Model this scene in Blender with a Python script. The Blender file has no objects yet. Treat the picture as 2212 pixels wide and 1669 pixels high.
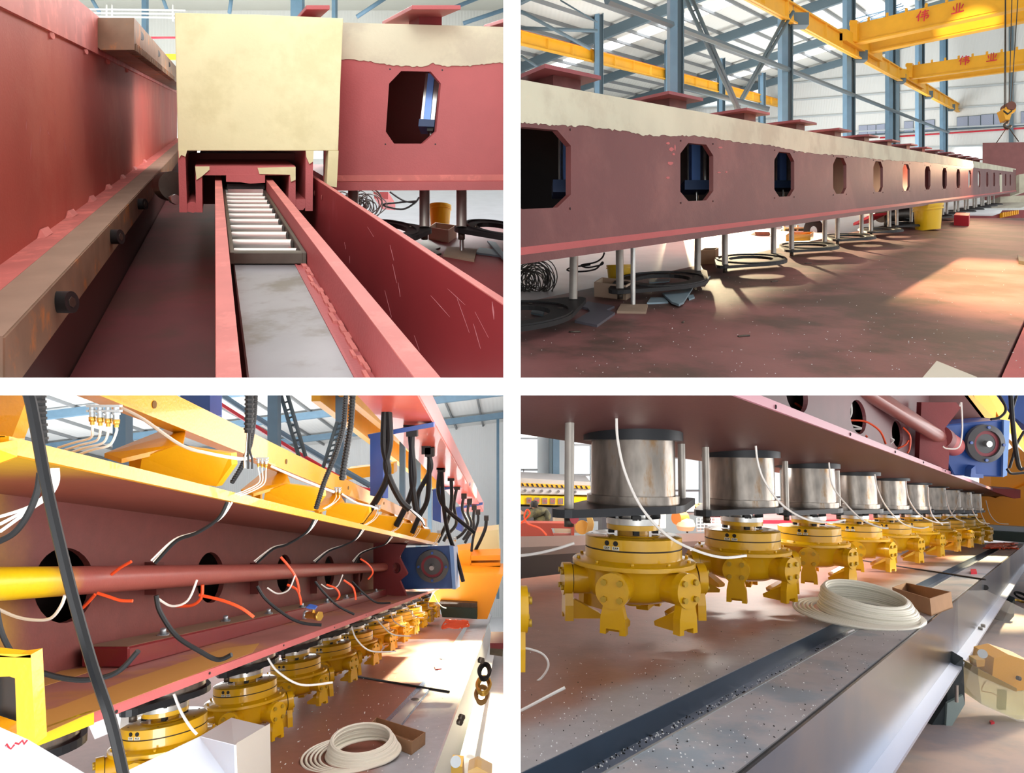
import bpy, bmesh, math, random
from mathutils import Vector as V, Matrix
random.seed(7)
SC = bpy.context.scene
COL = SC.collection
# ---------------------------------------------------------------- camera, sky, exposure
FPX, CX, CY = 1400.0, 1105.5, 834.0            # focal length and centre of a 2212 x 1669 frame
cam = bpy.data.objects.new('camera', bpy.data.cameras.new('camera'))
COL.objects.link(cam); SC.camera = cam
cam.location = (0, 0, 0); cam.rotation_euler = (math.pi/2, 0, 0)
cam.data.sensor_fit = 'HORIZONTAL'; cam.data.sensor_width = 36.0
cam.data.lens = 36.0*FPX/2212.0
cam.data.clip_start = 0.05; cam.data.clip_end = 400
SC.view_settings.view_transform = 'Standard'; SC.view_settings.look = 'None'
SC.view_settings.gamma = 1.0; SC.view_settings.exposure = 0.0
SC.view_settings.use_curve_mapping = False
SC.cycles.max_bounces = 6; SC.cycles.diffuse_bounces = 3; SC.cycles.glossy_bounces = 3
SC.cycles.sample_clamp_indirect = 6.0
wd = bpy.data.worlds.new('overcast_sky'); SC.world = wd; wd.use_nodes = True
bg = wd.node_tree.nodes['Background']; bg.inputs[0].default_value = (0.95, 0.98, 1.0, 1); bg.inputs[1].default_value = 1.3

def lamp(kind, name, loc, target, energy, color=(1,1,1), **kw):
    l = bpy.data.lights.new(name, kind); l.energy = energy; l.color = color
    for k, v in kw.items(): setattr(l, k, v)
    o = bpy.data.objects.new(name, l); COL.objects.link(o); o.location = loc
    o.rotation_euler = (V(target)-V(loc)).to_track_quat('-Z', 'Y').to_euler()
    return o

lamp('AREA','front_fill_low', (-.5,-5,-3.2), (.3,5,-1.2), 850, (1,.99,.97), shape='RECTANGLE', size=7, size_y=2.4)  # fill lamp added low in front to brighten the lower bays
# ---------------------------------------------------------------- frames: d runs along a bay's long members, c across, u up
class Frame:
    def __init__(s, vx, vy, orth=True):
        s.vx, s.vy = vx, vy
        s.A = V(((vx-CX)/FPX, 1, (CY-vy)/FPX))
        q = s.A.length_squared
        kc, ku = (-s.A.x/q, -s.A.z/q) if orth else (0, 0)
        s.C = V((1,0,0)) + kc*s.A; s.U = V((0,0,1)) + ku*s.A
        s.kc, s.ku = kc, ku
        s.An = s.A.normalized(); s.Cn = s.C.normalized(); s.Un = s.U.normalized()
    def P(s, c, u, d): return d*s.A + c*s.C + u*s.U
    def D(s, c, u, d): return d*s.A + V((c, 0, u))          # d = depth of this very point
    def cu(s, px, py, d): return ((px-s.vx)/FPX*d, (s.vy-py)/FPX*d)
    def on_u(s, px, py, u):                                  # where the sight line meets height u
        d = u*FPX/(s.vy-py); return s.D((px-s.vx)/FPX*d, u, d)
    def on_c(s, px, py, c):
        d = c*FPX/(px-s.vx); return s.D(c, (s.vy-py)/FPX*d, d)
    def up(s, x, k=None):                                    # upright direction at sideways position x/depth
        k = s.ku if k is None else k
        return V((x*k, k, 1)).normalized()
F1 = Frame(463, 240, False); F2 = Frame(2350, 392); F3 = Frame(1105, 1212); F4 = Frame(2290, 1112); FH = Frame(2350, 1105)
def W(px, py, d): return V(((px-CX)/FPX*d, d, (CY-py)/FPX*d))

# ---------------------------------------------------------------- materials
def lin(c):
    return tuple(((x/255)/12.92 if x/255 <= .04045 else ((x/255+.055)/1.055)**2.4) for x in c)
MATS = {}
def mat(name, rgb, rough=.5, metal=0., var=.0, vscale=3., bump=0., bscale=60., rgb2=None, mixs=2., mixp=(.45,.6), spec=.5,
        wave=None, emit=None, alpha=None, trans=0., gain=1., stretch=None, coat=0.):
    if name in MATS: return MATS[name]
    m = bpy.data.materials.new(name); m.use_nodes = True; MATS[name] = m
    nt = m.node_tree; N = nt.nodes; L = nt.links; b = N['Principled BSDF']
    c = tuple(min(1, x*gain) for x in lin(rgb)); c4 = (*c, 1)
    b.inputs['Base Color'].default_value = c4; b.inputs['Roughness'].default_value = rough
    b.inputs['Metallic'].default_value = metal; b.inputs['Specular IOR Level'].default_value = spec
    b.inputs['Coat Weight'].default_value = coat
    m.diffuse_color = c4
    tc = N.new('ShaderNodeTexCoord'); co = tc.outputs['Object']
    if stretch:
        mp = N.new('ShaderNodeMapping'); mp.inputs['Scale'].default_value = stretch
        L.new(co, mp.inputs[0]); co = mp.outputs[0]
    src = None
    if rgb2 is not None:
        n = N.new('ShaderNodeTexNoise'); n.inputs['Scale'].default_value = mixs; n.inputs['Detail'].default_value = 6
        n.inputs['Roughness'].default_value = .65
        L.new(co, n.inputs['Vector'])
        r = N.new('ShaderNodeMapRange'); r.inputs[1].default_value = mixp[0]; r.inputs[2].default_value = mixp[1]; r.interpolation_type = 'SMOOTHSTEP'
        L.new(n.outputs['Fac'], r.inputs[0])
        mx = N.new('ShaderNodeMix'); mx.data_type = 'RGBA'
        mx.inputs[6].default_value = c4; mx.inputs[7].default_value = (*tuple(min(1, x*gain) for x in lin(rgb2)), 1)
        L.new(r.outputs[0], mx.inputs[0]); src = mx.outputs[2]
    if var:
        n = N.new('ShaderNodeTexNoise'); n.inputs['Scale'].default_value = vscale; n.inputs['Detail'].default_value = 5
        L.new(co, n.inputs['Vector'])
        r = N.new('ShaderNodeMapRange'); r.inputs[1].default_value = .3; r.inputs[2].default_value = .7
        r.inputs[3].default_value = 1-var; r.inputs[4].default_value = 1+var
        L.new(n.outputs['Fac'], r.inputs[0])
        h = N.new('ShaderNodeVectorMath'); h.operation = 'SCALE'
        if src is None: h.inputs[0].default_value = c
        else: L.new(src, h.inputs[0])
        L.new(r.outputs[0], h.inputs['Scale']); src = h.outputs[0]
    if src is not None: L.new(src, b.inputs['Base Color'])
    if bump:
        if wave is not None:
            n = N.new('ShaderNodeTexWave'); n.inputs['Scale'].default_value = bscale; n.bands_direction = wave
        else:
            n = N.new('ShaderNodeTexNoise'); n.inputs['Scale'].default_value = bscale; n.inputs['Detail'].default_value = 3
        L.new(co, n.inputs['Vector'])
        bp = N.new('ShaderNodeBump'); bp.inputs['Strength'].default_value = bump; bp.inputs['Distance'].default_value = .01
        L.new(n.outputs['Fac'], bp.inputs['Height']); L.new(bp.outputs[0], b.inputs['Normal'])
    if emit:
        b.inputs['Emission Color'].default_value = (*lin(emit[0]), 1); b.inputs['Emission Strength'].default_value = emit[1]
    if trans: b.inputs['Transmission Weight'].default_value = trans
    if alpha is not None: b.inputs['Alpha'].default_value = alpha
    return m

# ---------------------------------------------------------------- mesh builder
class MB:
    def __init__(s): s.v = []; s.f = []; s.sm = []
    def add(s, vs, fs, smooth=False):
        n = len(s.v); s.v += [V(p) for p in vs]; s.f += [tuple(i+n for i in f) for f in fs]; s.sm += [smooth]*len(fs); return s
    def hexa(s, p):          # p: 8 corners, bottom 4 then top 4
        return s.add(p, [(0,3,2,1),(4,5,6,7),(0,1,5,4),(1,2,6,5),(2,3,7,6),(3,0,4,7)])
    def box(s, F, c0, c1, u0, u1, d0, d1, flat=False):
        g = F.D if flat else F.P
        return s.hexa([g(c0,u0,d0),g(c1,u0,d0),g(c1,u0,d1),g(c0,u0,d1),g(c0,u1,d0),g(c1,u1,d0),g(c1,u1,d1),g(c0,u1,d1)])
    def obox(s, o, x, y, z):  # corner/centre box from centre and three half vectors
        return s.hexa([o-x-y-z, o+x-y-z, o+x+y-z, o-x+y-z, o-x-y+z, o+x-y+z, o+x+y+z, o-x+y+z])
    def prism(s, pts, vec):
        n = len(pts); pts = [V(p) for p in pts]
        return s.add(pts+[p+V(vec) for p in pts], [tuple(range(n-1,-1,-1)), tuple(range(n,2*n))]+[(i,(i+1)%n,n+(i+1)%n,n+i) for i in range(n)])
    def cyl(s, a, b, r, r2=None, n=16, cap=True):
        a, b = V(a), V(b); r2 = r if r2 is None else r2
        ax = (b-a).normalized(); e = ax.orthogonal().normalized(); g = ax.cross(e)
        vs = []
        for p, q in ((a, r), (b, r2)):
            vs += [p+q*(math.cos(2*math.pi*i/n)*e+math.sin(2*math.pi*i/n)*g) for i in range(n)]
        s.add(vs, [(i,(i+1)%n,n+(i+1)%n,n+i) for i in range(n)], True)
        if cap: s.add(vs, [tuple(range(n-1,-1,-1)), tuple(range(n,2*n))])
        return s
    def lathe(s, o, ax, prof, n=32, sharp=True):   # prof: (radius, height) along ax
        o, ax = V(o), V(ax).normalized(); e = V((1,0,0)); e = (e-ax*e.dot(ax)).normalized(); g = ax.cross(e)
        ring = lambda r, h: [o+ax*h+r*(math.cos(2*math.pi*i/n)*e+math.sin(2*math.pi*i/n)*g) for i in range(n)]
        for (r0,h0),(r1,h1) in zip(prof[:-1], prof[1:]):
            s.add(ring(r0,h0)+ring(r1,h1), [(i,(i+1)%n,n+(i+1)%n,n+i) for i in range(n)], True)
        return s
    def tube(s, pts, r, n=8, sub=6, closed=False):
        pts = [V(p) for p in pts]
        if sub > 1 and len(pts) > 2:
            q = []; m = len(pts)
            rg = m if closed else m-1
            for i in range(rg):
                if closed: p0,p1,p2,p3 = pts[i-1],pts[i],pts[(i+1)%m],pts[(i+2)%m]
                else: p0,p1,p2,p3 = pts[max(i-1,0)],pts[i],pts[i+1],pts[min(i+2,m-1)]
                for k in range(sub):
                    t = k/sub
                    q.append(.5*((2*p1)+(p2-p0)*t+(2*p0-5*p1+4*p2-p3)*t*t+(3*p1-p0-3*p2+p3)*t**3))
            if not closed: q.append(pts[-1])
            pts = q
        m = len(pts); vs = []; e = None
        for i, p in enumerate(pts):
            if closed: t = pts[(i+1)%m]-pts[i-1]
            else: t = pts[min(i+1,m-1)]-pts[max(i-1,0)]
            t.normalize()
            if e is None: e = t.orthogonal().normalized()
            else:
                e = e-t*e.dot(t)
                if e.length < 1e-6: e = t.orthogonal()
                e.normalize()
            g = t.cross(e)
            vs += [p+r*(math.cos(2*math.pi*k/n)*e+math.sin(2*math.pi*k/n)*g) for k in range(n)]
        fs = []
        for i in range(m if closed else m-1):
            j = (i+1) % m
            fs += [(i*n+k, i*n+(k+1)%n, j*n+(k+1)%n, j*n+k) for k in range(n)]
        s.add(vs, fs, True)
        if not closed: s.add(vs[:n]+vs[-n:], [tuple(range(n-1,-1,-1)), tuple(range(n,2*n))])
        return s
    def plate(s, outer, holes, vec):           # a flat plate with holes, thickness vec
        vec = V(vec); bm = bmesh.new()
        loops = [[bm.verts.new(V(p)) for p in lp] for lp in [outer]+list(holes)]
        es = []
        for lp in loops: es += [bm.edges.new((lp[i], lp[(i+1)%len(lp)])) for i in range(len(lp))]
        r = bmesh.ops.triangle_fill(bm, use_beauty=True, use_dissolve=False, edges=es)
        bm.verts.index_update(); bm.faces.ensure_lookup_table()
        base = [v.co.copy() for v in bm.verts]; n = len(base)
        fs = [tuple(v.index for v in f.verts) for f in bm.faces]
        s.add(base+[p+vec for p in base], fs+[tuple(i+n for i in reversed(f)) for f in fs])
        for lp in loops:
            ix = [v.index for v in lp]; m = len(ix)
            s.add(base+[p+vec for p in base], [(ix[i], ix[(i+1)%m], ix[(i+1)%m]+n, ix[i]+n) for i in range(m)])
        bm.free(); return s
    def build(s, name, m, parent=None, bevel=0., fix=True):
        o = parent.matrix_world.translation.copy() if parent is not None else (sum(s.v, V())/max(1,len(s.v)) if s.v else V())
        if parent is not None: o = V(parent['_o'])
        me = bpy.data.meshes.new(name); me.from_pydata([tuple(p-o) for p in s.v], [], s.f)
        me.polygons.foreach_set('use_smooth', s.sm)
        if fix or bevel:
            bm = bmesh.new(); bm.from_mesh(me)
            bmesh.ops.remove_doubles(bm, verts=bm.verts, dist=1e-6)
            bmesh.ops.recalc_face_normals(bm, faces=bm.faces)
            if bevel:
                ed = [e for e in bm.edges if len(e.link_faces) == 2 and not e.smooth is False and e.calc_face_angle(0) > .6]
                bmesh.ops.bevel(bm, geom=ed, offset=bevel, segments=1, profile=.5, affect='EDGES', clamp_overlap=True)
            for e in bm.edges:
                if len(e.link_faces) == 2 and e.calc_face_angle(0) > .7: e.smooth = False
            bm.to_mesh(me); bm.free()
        me.materials.append(m)
        ob = bpy.data.objects.new(name, me); COL.objects.link(ob)
        ob['_o'] = tuple(o)
        if parent is not None: ob.parent = parent; ob.location = (0,0,0); ob['_o'] = parent['_o']
        else: ob.location = o
        return ob
def M(): return MB()
def thing(name, label, cat, loc, group=None):
    o = bpy.data.objects.new(name, None); COL.objects.link(o); o.location = loc; o['_o'] = tuple(loc); o.empty_display_size = .1
    o['label'] = label; o['category'] = cat
    if group: o['group'] = group
    return o
def tag(o, label, cat, group=None):
    o['label'] = label; o['category'] = cat
    if group: o['group'] = group
    return o
def struct(name, mb, m, parent=None):
    o = mb.build(name, m, parent)
    if parent is None: o['kind'] = 'structure'
    return o
def dup(root, off, label=None, scale=None):
    def cp(o, par):
        c = o.copy(); COL.objects.link(c); c.parent = par
        for ch in [x for x in bpy.data.objects if x.parent == o]: cp(ch, c)
        return c
    r = cp(root, None); r.location = root.location+V(off)
    if label: r['label'] = label
    return r
ORD = ['nearest','second','third','fourth','fifth','sixth','seventh','eighth','ninth','tenth','eleventh','twelfth','thirteenth','fourteenth','fifteenth','sixteenth','seventeenth','eighteenth']
def interp(tab, x):
    for (x0,y0),(x1,y1) in zip(tab[:-1], tab[1:]):
        if x <= x1: return y0+(y1-y0)*(x-x0)/(x1-x0)
    return tab[-1][1]

# ---------------------------------------------------------------- palette
red1 = mat('red_primer', (186,92,92), .55, var=.12, vscale=1.5, bump=.15, bscale=90, gain=.95)
red_wall = mat('red_primer_gloss', (176,76,62), .62, var=.15, vscale=.8, bump=.1, bscale=70, rgb2=(186,96,80), mixs=.7)
red_lite = mat('red_primer_dusty', (205,116,108), .6, var=.12, vscale=4, rgb2=(225,130,120), mixs=6, mixp=(.5,.62))
red_dark = mat('red_primer_dark', (128,50,52), .5, var=.15, vscale=1.2, bump=.1, bscale=60)
red_deep = mat('red_primer_deep', (95,40,36), .55, var=.15, vscale=1)
cream = mat('cream_putty', (226,218,172), .7, var=.06, vscale=1.6, rgb2=(214,205,158), mixs=1.4, bump=.12, bscale=25)
cream2 = mat('grey_cream_putty', (212,204,176), .7, var=.06, vscale=2, rgb2=(198,188,164), mixs=1.2, bump=.15, bscale=25)
steel = mat('bright_steel', (205,204,200), .32, 1., var=.1, vscale=12)
rod_steel = mat('turned_rod_steel', (172,166,158), .38, .55, var=.12, vscale=10)
steel_dk = mat('dark_steel', (92,84,76), .45, .8, var=.2, vscale=10)
steel_plate = mat('mill_steel_plate', (150,146,148), .45, .55, var=.12, vscale=3, rgb2=(120,112,104), mixs=2.5)
rust = mat('rusty_steel', (142,114,92), .6, .3, var=.2, vscale=6, rgb2=(186,122,70), mixs=5, mixp=(.55,.68))
rust_top = mat('dusty_rust_steel', (160,136,116), .7, .1, var=.1, vscale=5)
black = mat('black_oxide', (38,37,38), .5, .3)
rubber = mat('black_rubber', (22,23,26), .5, spec=.3)
yellow = mat('safety_yellow_paint', (236,178,20), .3, coat=.3, bump=.08, bscale=50, var=.05, vscale=3)
yellow_c = mat('crane_yellow', (240,176,40), .5, var=.05)
orange_y = mat('orange_yellow_paint', (250,176,20), .28, coat=.4, bump=.2, bscale=40, var=.05)
blue_col = mat('blue_grey_steelwork', (104,136,158), .5, var=.08)
blue_dark = mat('slate_steelwork', (92,112,122), .55)
sheet = mat('white_roof_sheet', (214,214,208), .6)
sheet_w = mat('white_wall_sheet', (226,228,226), .6)
glow = mat('skylight_panel', (255,255,255), .5, emit=((250,252,255), 3.0))
white_floor = mat('pale_concrete', (232,234,238), .6, var=.04)
bucket_y = mat('yellow_plastic', (250,200,20), .35)
blue_paint = mat('machine_blue_paint', (46,84,160), .35, coat=.3, var=.06)
orange_hose = mat('orange_air_hose', (240,84,40), .35)
white_tube = mat('white_nylon_tube', (236,232,226), .35, spec=.6)
brass = mat('brass_fitting', (212,172,84), .3, .9)
alu = mat('cast_aluminium', (176,184,190), .42, .7)
red_pipe = mat('red_pipe_paint', (214,48,64), .4)
carton = mat('brown_carton', (172,132,98), .8, var=.06, vscale=12)
paper = mat('white_paper', (240,240,240), .7)
wallpaint = mat('white_partition_paint', (255,255,255), .9, gain=1.)

# ---------------------------------------------------------------- the partition that divides the hall into four bays
T = 18.5/FPX; TZ = 19.0/FPX
struct('wall_centre', M().hexa([V((-T,1.003,-60)),V((T,1.003,-60)),V((T,90,-60)),V((-T,90,-60)),V((-T,1.003,60)),V((T,1.003,60)),V((T,90,60)),V((-T,90,60))]), wallpaint)
struct('floor_upper', M().hexa([V((-90,1,-TZ)),V((90,1,-TZ)),V((90,90,-TZ)),V((-90,90,-TZ)),V((-90,1,TZ)),V((90,1,TZ)),V((90,90,TZ)),V((-90,90,TZ))]), wallpaint)
# ================================================================ shared part builders
def hull(pts):
    pts = sorted(set((round(x,5), round(y,5)) for x, y in pts))
    def half(ps):
        h = []
        for p in ps:
            while len(h) >= 2 and (h[-1][0]-h[-2][0])*(p[1]-h[-2][1])-(h[-1][1]-h[-2][1])*(p[0]-h[-2][0]) <= 0: h.pop()
            h.append(p)
        return h
    a, b = half(pts), half(pts[::-1]); return a[:-1]+b[:-1]
def circ(x, y, rx, ry=None, n=28, t0=0.):
    ry = rx if ry is None else ry
    return [(x+rx*math.cos(t0+2*math.pi*i/n), y+ry*math.sin(t0+2*math.pi*i/n)) for i in range(n)]
def clamp_plate(F, c, u, d, along, h, R, rin, sd, th, rod_r, rod_top, label, group, bolt=True, rodmat=None, updir=None):
    """eye-shaped clamp ring hung on two polished rods"""
    t = thing('clamp_ring', label, 'clamp', F.D(c,u,d), group)
    X, Y = (V((1,0,0)), F.A*sd) if along == 'c' else (F.A*sd, V((1,0,0)))
    o = F.D(c,u,d); up = updir or F.up(o.x/o.y)
    pt = lambda x, y: o+X*x+Y*y
    out = hull(circ(0,0,R,n=36)+circ(h,0,R*.22,n=12)+circ(-h,0,R*.22,n=12))
    M().plate([pt(*p) for p in out], [[pt(*p) for p in circ(0,0,rin,n=32)]], up*th).build('ring_plate', black, t)
    M().plate([pt(*p)+up*th for p in circ(0,0,R*.93,n=36)], [[pt(*p)+up*th for p in circ(0,0,R*.86,n=36)]], up*th*.25).build('raised_rim', black, t)
    for k in (-.75, .75):
        M().cyl(pt(k*R, -.0)+up*th, pt(k*R,0)+up*th*1.3, R*.06, n=10).build('bolt_head', steel_dk, t)
    for s in (-1, 1):
        b = pt(s*h, 0)+up*th
        M().cyl(b, b+up*(rod_top), rod_r, n=16).build('guide_rod', rodmat or rod_steel, t)
        if bolt: M().cyl(b-up*th*2.6, b-up*th, rod_r*.7, n=6).build('nut', steel_dk, t)
    return t
def frags(name, pts, F, u, th, m, label, cat):
    """flat sheet off-cut lying on height u, outline in picture points"""
    return tag(M().prism([F.on_u(x, y, u+th) for x, y in pts], (0,0,-th)).build(name, m), label, cat)

# ================================================================ BAY 1 (upper left): cream crossbeam end over a roller track
A1 = F1.A
def px1(px, py, d): return W(px, py, d)
BED1 = -1.14
bed = struct('floor_bed', M().hexa([F1.D(-.62,BED1-.06,1.2),F1.D(2.9,BED1-.06,1.2),F1.D(4.2,BED1-.06,6.45),F1.D(-.62,BED1-.06,6.45),
     F1.D(-.62,BED1,1.2),F1.D(2.9,BED1,1.2),F1.D(4.2,BED1,6.45),F1.D(-.62,BED1,6.45)]), red_dark)
M().box(F1,-.62,.7,BED1-.06,BED1,6.45,14).build('bed_extension', red_dark, bed)
struct('floor_hall', M().box(F1,-30,30,-2.3,-2.2,1.5,34), white_floor)
# machine side girder on the left
g = thing('side_girder', 'tall glossy red steel side girder along the left with a welded lower ledge', 'girder', F1.D(-.9,-1.1,5))
M().box(F1,-.95,-.867,-.64,.46,1.05,15).build('web', red_wall, g)
M().box(F1,-1.2,-.845,.415,.69,1.05,15).build('top_flange', red_lite, g)
M().box(F1,-1.0,-.743,-.68,-.62,1.05,15).build('lower_ledge', red_lite, g)
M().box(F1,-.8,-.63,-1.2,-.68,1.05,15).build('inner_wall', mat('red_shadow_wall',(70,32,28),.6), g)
for i, d in enumerate((3.15,3.75,4.4,5.1,5.9,6.8,7.8)):
    m = M(); b = F1.D(-.865,-.62,d)
    m.prism([b, b+V((.035,0,0))+A1*.02, b+V((.045,0,.004))+A1*.12, b+V((.01,0,.03))+A1*.16, b+V((0,0,.035))+A1*.05], A1*.02)
    m.build('weld_tack', red_lite, g)
for i, d in enumerate((3.4,4.3,5.2,6.3)):
    M().cyl(F1.D(-.866,.40,d), F1.D(-.85,.40,d), .02, n=10).build('weld_dot', red_lite, g)
scr = mat('pale_scratch', (206,130,134), .7)
for (x,y,a_,l) in ((56,270,1.4,.05),(86,280,1.4,.06),(104,287,-.5,.06),(140,318,-.9,.14),(152,330,-1.0,.10),(66,325,1.4,.08),(118,243,-1.0,.03)):
    p = F1.on_c(x,y,-.8665); e = A1.normalized()*math.cos(a_)*l+V((0,0,math.sin(a_)*l)); n_ = V((0,0,.002))+A1*.003
    M().prism([p-e*.5, p-n_, p+e*.5, p+n_], V((.0008,0,0))).build('paint_scratch', scr, g)
rk = thing('gear_rack', 'rust brown toothed gear rack bolted under the top flange of the red side girder', 'gear rack', F1.D(-.7,.5,4.7))
c0, c1, ub, um, ut = -.845, -.582, .445, .525, .677
M().prism([F1.D(c0,ub+.02,4.69),F1.D(c0+.02,ub,4.69),F1.D(c1,ub,4.69),F1.D(c1,ut,4.69),F1.D(c0,ut,4.69)], A1*9).build('rack_bar', rust, rk)
for k in range(46):
    d = 4.74+k*.1
    M().box(F1,c1-.06,c1+.012,ub-.004,ub+.05+.0,d,d+.045).build('tooth', steel_dk if False else rust, rk)
for k in range(4):
    d = 5.15+k*1.55
    M().cyl(F1.D(c1-.002,.6,d), F1.D(c1+.004,.6,d), .032, n=16).build('bolt_hole', black, rk)
bar = thing('guide_bar', 'long worn steel guide bar with rusty side lying along the red ledge at left', 'guide bar', F1.D(-.66,-.7,4))
M().box(F1,-.742,-.585,-.80,-.62,1.79,13).build('bar', rust_top, bar)
M().box(F1,-.5851,-.578,-.80,-.625,1.79,13).build('side_face', rust, bar)
for i, d in enumerate((2.38, 3.62, 4.9)):
    p = F1.D(-.578,-.70,d)
    s = M().cyl(p, p+V((.055,0,0)), .04, n=20).build('cap_screw', black, bar)
    M().cyl(p+V((.055,0,0)), p+V((.057,0,0)), .02, n=6).build('hex_socket', steel_dk, s)
# rails and roller track
r = thing('left_rail', 'narrow pinkish red upright rail left of the steel roller track', 'rail', F1.D(.03,-.6,4))
M().box(F1,.003,.0462,-1.14,-.45,1.03,12).build('rail_plate', red_lite, r)
r = thing('right_rail', 'pinkish red upright rail close on the right of the steel roller track', 'rail', F1.D(.36,-.6,4))
M().box(F1,.3375,.381,-.60,-.452,1.03,12).build('rail_web', red1, r)
M().box(F1,.3375,.3815,-.452,-.449,1.03,12).build('top_edge', red_lite, r)
M().box(F1,.3,.43,-.64,-.56,1.03,12).build('rail_foot', red1, r)
m = M()
for k in range(60):
    d = 1.05+k*.04; m.obox(F1.D(.325+random.uniform(-.008,.008),-.558,d), V((random.uniform(.004,.009),0,0)), A1*.02, V((0,0,.003+random.random()*.004)))
m.build('weld_bead', red_lite, r)
r = thing('outer_side_plate', 'deep red side plate wall standing between the right rail and the bright workshop floor', 'side plate', F1.D(.69,-.8,4))
M().box(F1,.672,.696,-1.14,-.452,1.03,12).build('plate', mat('red_primer_side', (152,52,56), .45, var=.14, vscale=1.1, rgb2=(172,84,92), mixs=1.5, mixp=(.6,.75)), r)
M().box(F1,.672,.6965,-.452,-.449,1.03,12).build('top_edge', red_lite, r)
scr = mat('pale_scratch', (206,130,134), .7)
for (x,y,a_,l,w) in ((838,655,1.2,.16,.008),(852,590,1.3,.12,.010),(846,545,1.25,.10,.012),(862,625,1.4,.09,.005),(755,560,1.5,.07,.005),(745,530,1.3,.06,.004),(950,660,.3,.10,.008),(985,640,.2,.08,.006),(1000,680,1.2,.14,.006),(1030,725,1.3,.10,.006),(1040,700,1.0,.09,.003),(800,500,.6,.08,.003),(900,740,1.1,.07,.004),(790,625,1.4,.03,.003),(1065,670,1.5,.08,.010)):
    p = F1.on_c(x,y,.6715); e = A1.normalized()*math.cos(a_)*l*2+V((0,0,math.sin(a_)*l*.5)); n_ = V((0,0,w*.4))+A1*w
    M().prism([p-e*.5, p-n_*.5, p+e*.5, p+n_*.5], V((-.0008,0,0))).build('paint_scratch', scr, r)
for q in (.0, .05):
    M().cyl(F1.D(.6715,-.55+q*.2,4.35-q*6), F1.D(.6735,-.55+q*.2,4.35-q*6), .018, n=12).build('bolt_hole', red_lite, r)
M().box(F1,-.62,.68,BED1,BED1+.004,1.2,12).build('trough_floor', mat('red_trough_shade',(100,44,46),.5,var=.2,vscale=1.5,rgb2=(84,44,38),mixs=1.2), bed)  # darker plate laid over the bed, trough shade put into its colour
tr = thing('track_plate', 'flat grey mill steel plate lying between the two red rails', 'steel plate', F1.D(.18,-.56,3))
M().box(F1,.073,.293,-.60,-.56,1.2,12).build('plate', steel_plate, tr)
M().box(F1,.293,.300,-.60,-.557,1.2,12).build('welded_edge', red1, tr)
ro = thing('roller_carriage', 'dark steel roller carriage with bright rollers on the grey track plate', 'roller carriage', F1.D(.19,-.54,2.4))
M().box(F1,.059,.334,-.556,-.514,2.36,2.40).build('end_bar', steel_dk, ro, bevel=.003)
for a, b in ((.055,.072),(.318,.335)):
    M().box(F1,a,b,-.556,-.5135,2.359,6.0).build('side_bar', steel_dk, ro, bevel=.002)
for k in range(13):
    d = 2.445+k*.166
    p = F1.D(.078,-.535,d); q = F1.D(.312,-.535,d)
    M().cyl(p, q, .0195, n=18).build('roller', mat('roller_steel', (240,236,228), .28, .6), ro)
# cream box crossbeam end with channels
cb = thing('crossbeam_end', 'big cream putty covered box end of the crossbeam with red channels underneath', 'beam', px1(560,400,4.3))
L1 = A1*3.0
m = M().prism([px1(x,y,4.2) for x,y in ((377,27),(560,31),(741,39),(735,180),(730,325),(560,325),(384,325))], A1*.06)
m.build('end_cap', cream, cb, bevel=.004)
M().prism([px1(x,y,4.27) for x,y in ((380,30),(739,41),(728,322),(386,322))], L1).build('box_body', red1, cb)
M().prism([px1(x,y,4.2) for x,y in ((384,325),(401,325),(400,340),(404,458),(387,458))], L1*.9).build('channel_leg', red1, cb)
M().prism([px1(x,y,4.2) for x,y in ((421,358),(436,366),(437,458),(423,458))], L1*.9).build('channel_leg', red1, cb)
M().prism([px1(x,y,4.21) for x,y in ((404,440),(410,436),(420,436),(424,440),(424,457),(416,459),(404,456))], L1*.5).build('channel_foot', red1, cb)
M().prism([px1(x,y,4.2) for x,y in ((421,358),(637,358),(637,378),(421,378))], L1*.9).build('inner_channel_top', red1, cb)
M().prism([px1(x,y,4.2) for x,y in ((624,378),(638,362),(638,444),(628,452),(622,440))], L1*.9).build('channel_leg', red1, cb)
M().prism([px1(x,y,4.2) for x,y in ((660,326),(676,326),(675,455),(659,455))], L1*.9).build('channel_leg', red1, cb)
M().prism([px1(x,y,4.205) for x,y in ((638,430),(660,430),(660,446),(654,453),(645,453),(638,446))], L1*.5).build('channel_foot', red1, cb)
M().prism([px1(x,y,4.2) for x,y in ((709,325),(731,325),(727,404),(705,400))], A1*.1).build('cream_corner_strip', cream, cb)
M().prism([px1(x,y,4.19) for x,y in ((421,359),(452,359),(452,366),(436,380),(424,388))], A1*.01).build('putty_patch', cream, cb)
M().prism([px1(x,y,4.19) for x,y in ((556,362),(638,360),(638,388),(628,392),(626,377),(560,375))], A1*.01).build('putty_patch', cream, cb)
M().prism([px1(x,y,4.19) for x,y in ((385,324),(404,324),(400,338),(391,334),(386,342))], A1*.01).build('putty_patch', cream, cb)
M().prism([px1(x,y,4.19) for x,y in ((660,325),(677,325),(676,348),(668,354),(661,338))], A1*.01).build('putty_patch', cream, cb)
M().prism([px1(x,y,4.195) for x,y in ((488,377),(572,377),(572,394),(540,396),(520,393),(488,392))], A1*1.2).build('guide_block', red1, cb)
M().prism([px1(x,y,4.23) for x,y in ((490,397),(571,397),(571,407),(490,407))], A1*1.2).build('black_slider', black, cb)
M().prism([px1(x,y,4.20) for x,y in ((492,408),(568,408),(568,416),(492,416))], A1*.1).build('slider_lip', steel, cb)
M().prism([px1(x,y,4.8) for x,y in ((405,330),(658,330),(658,440),(405,440))], A1*.05).build('shade_backing', red_deep, cb)  # dark backing plate, shade under the box is in its colour
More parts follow.
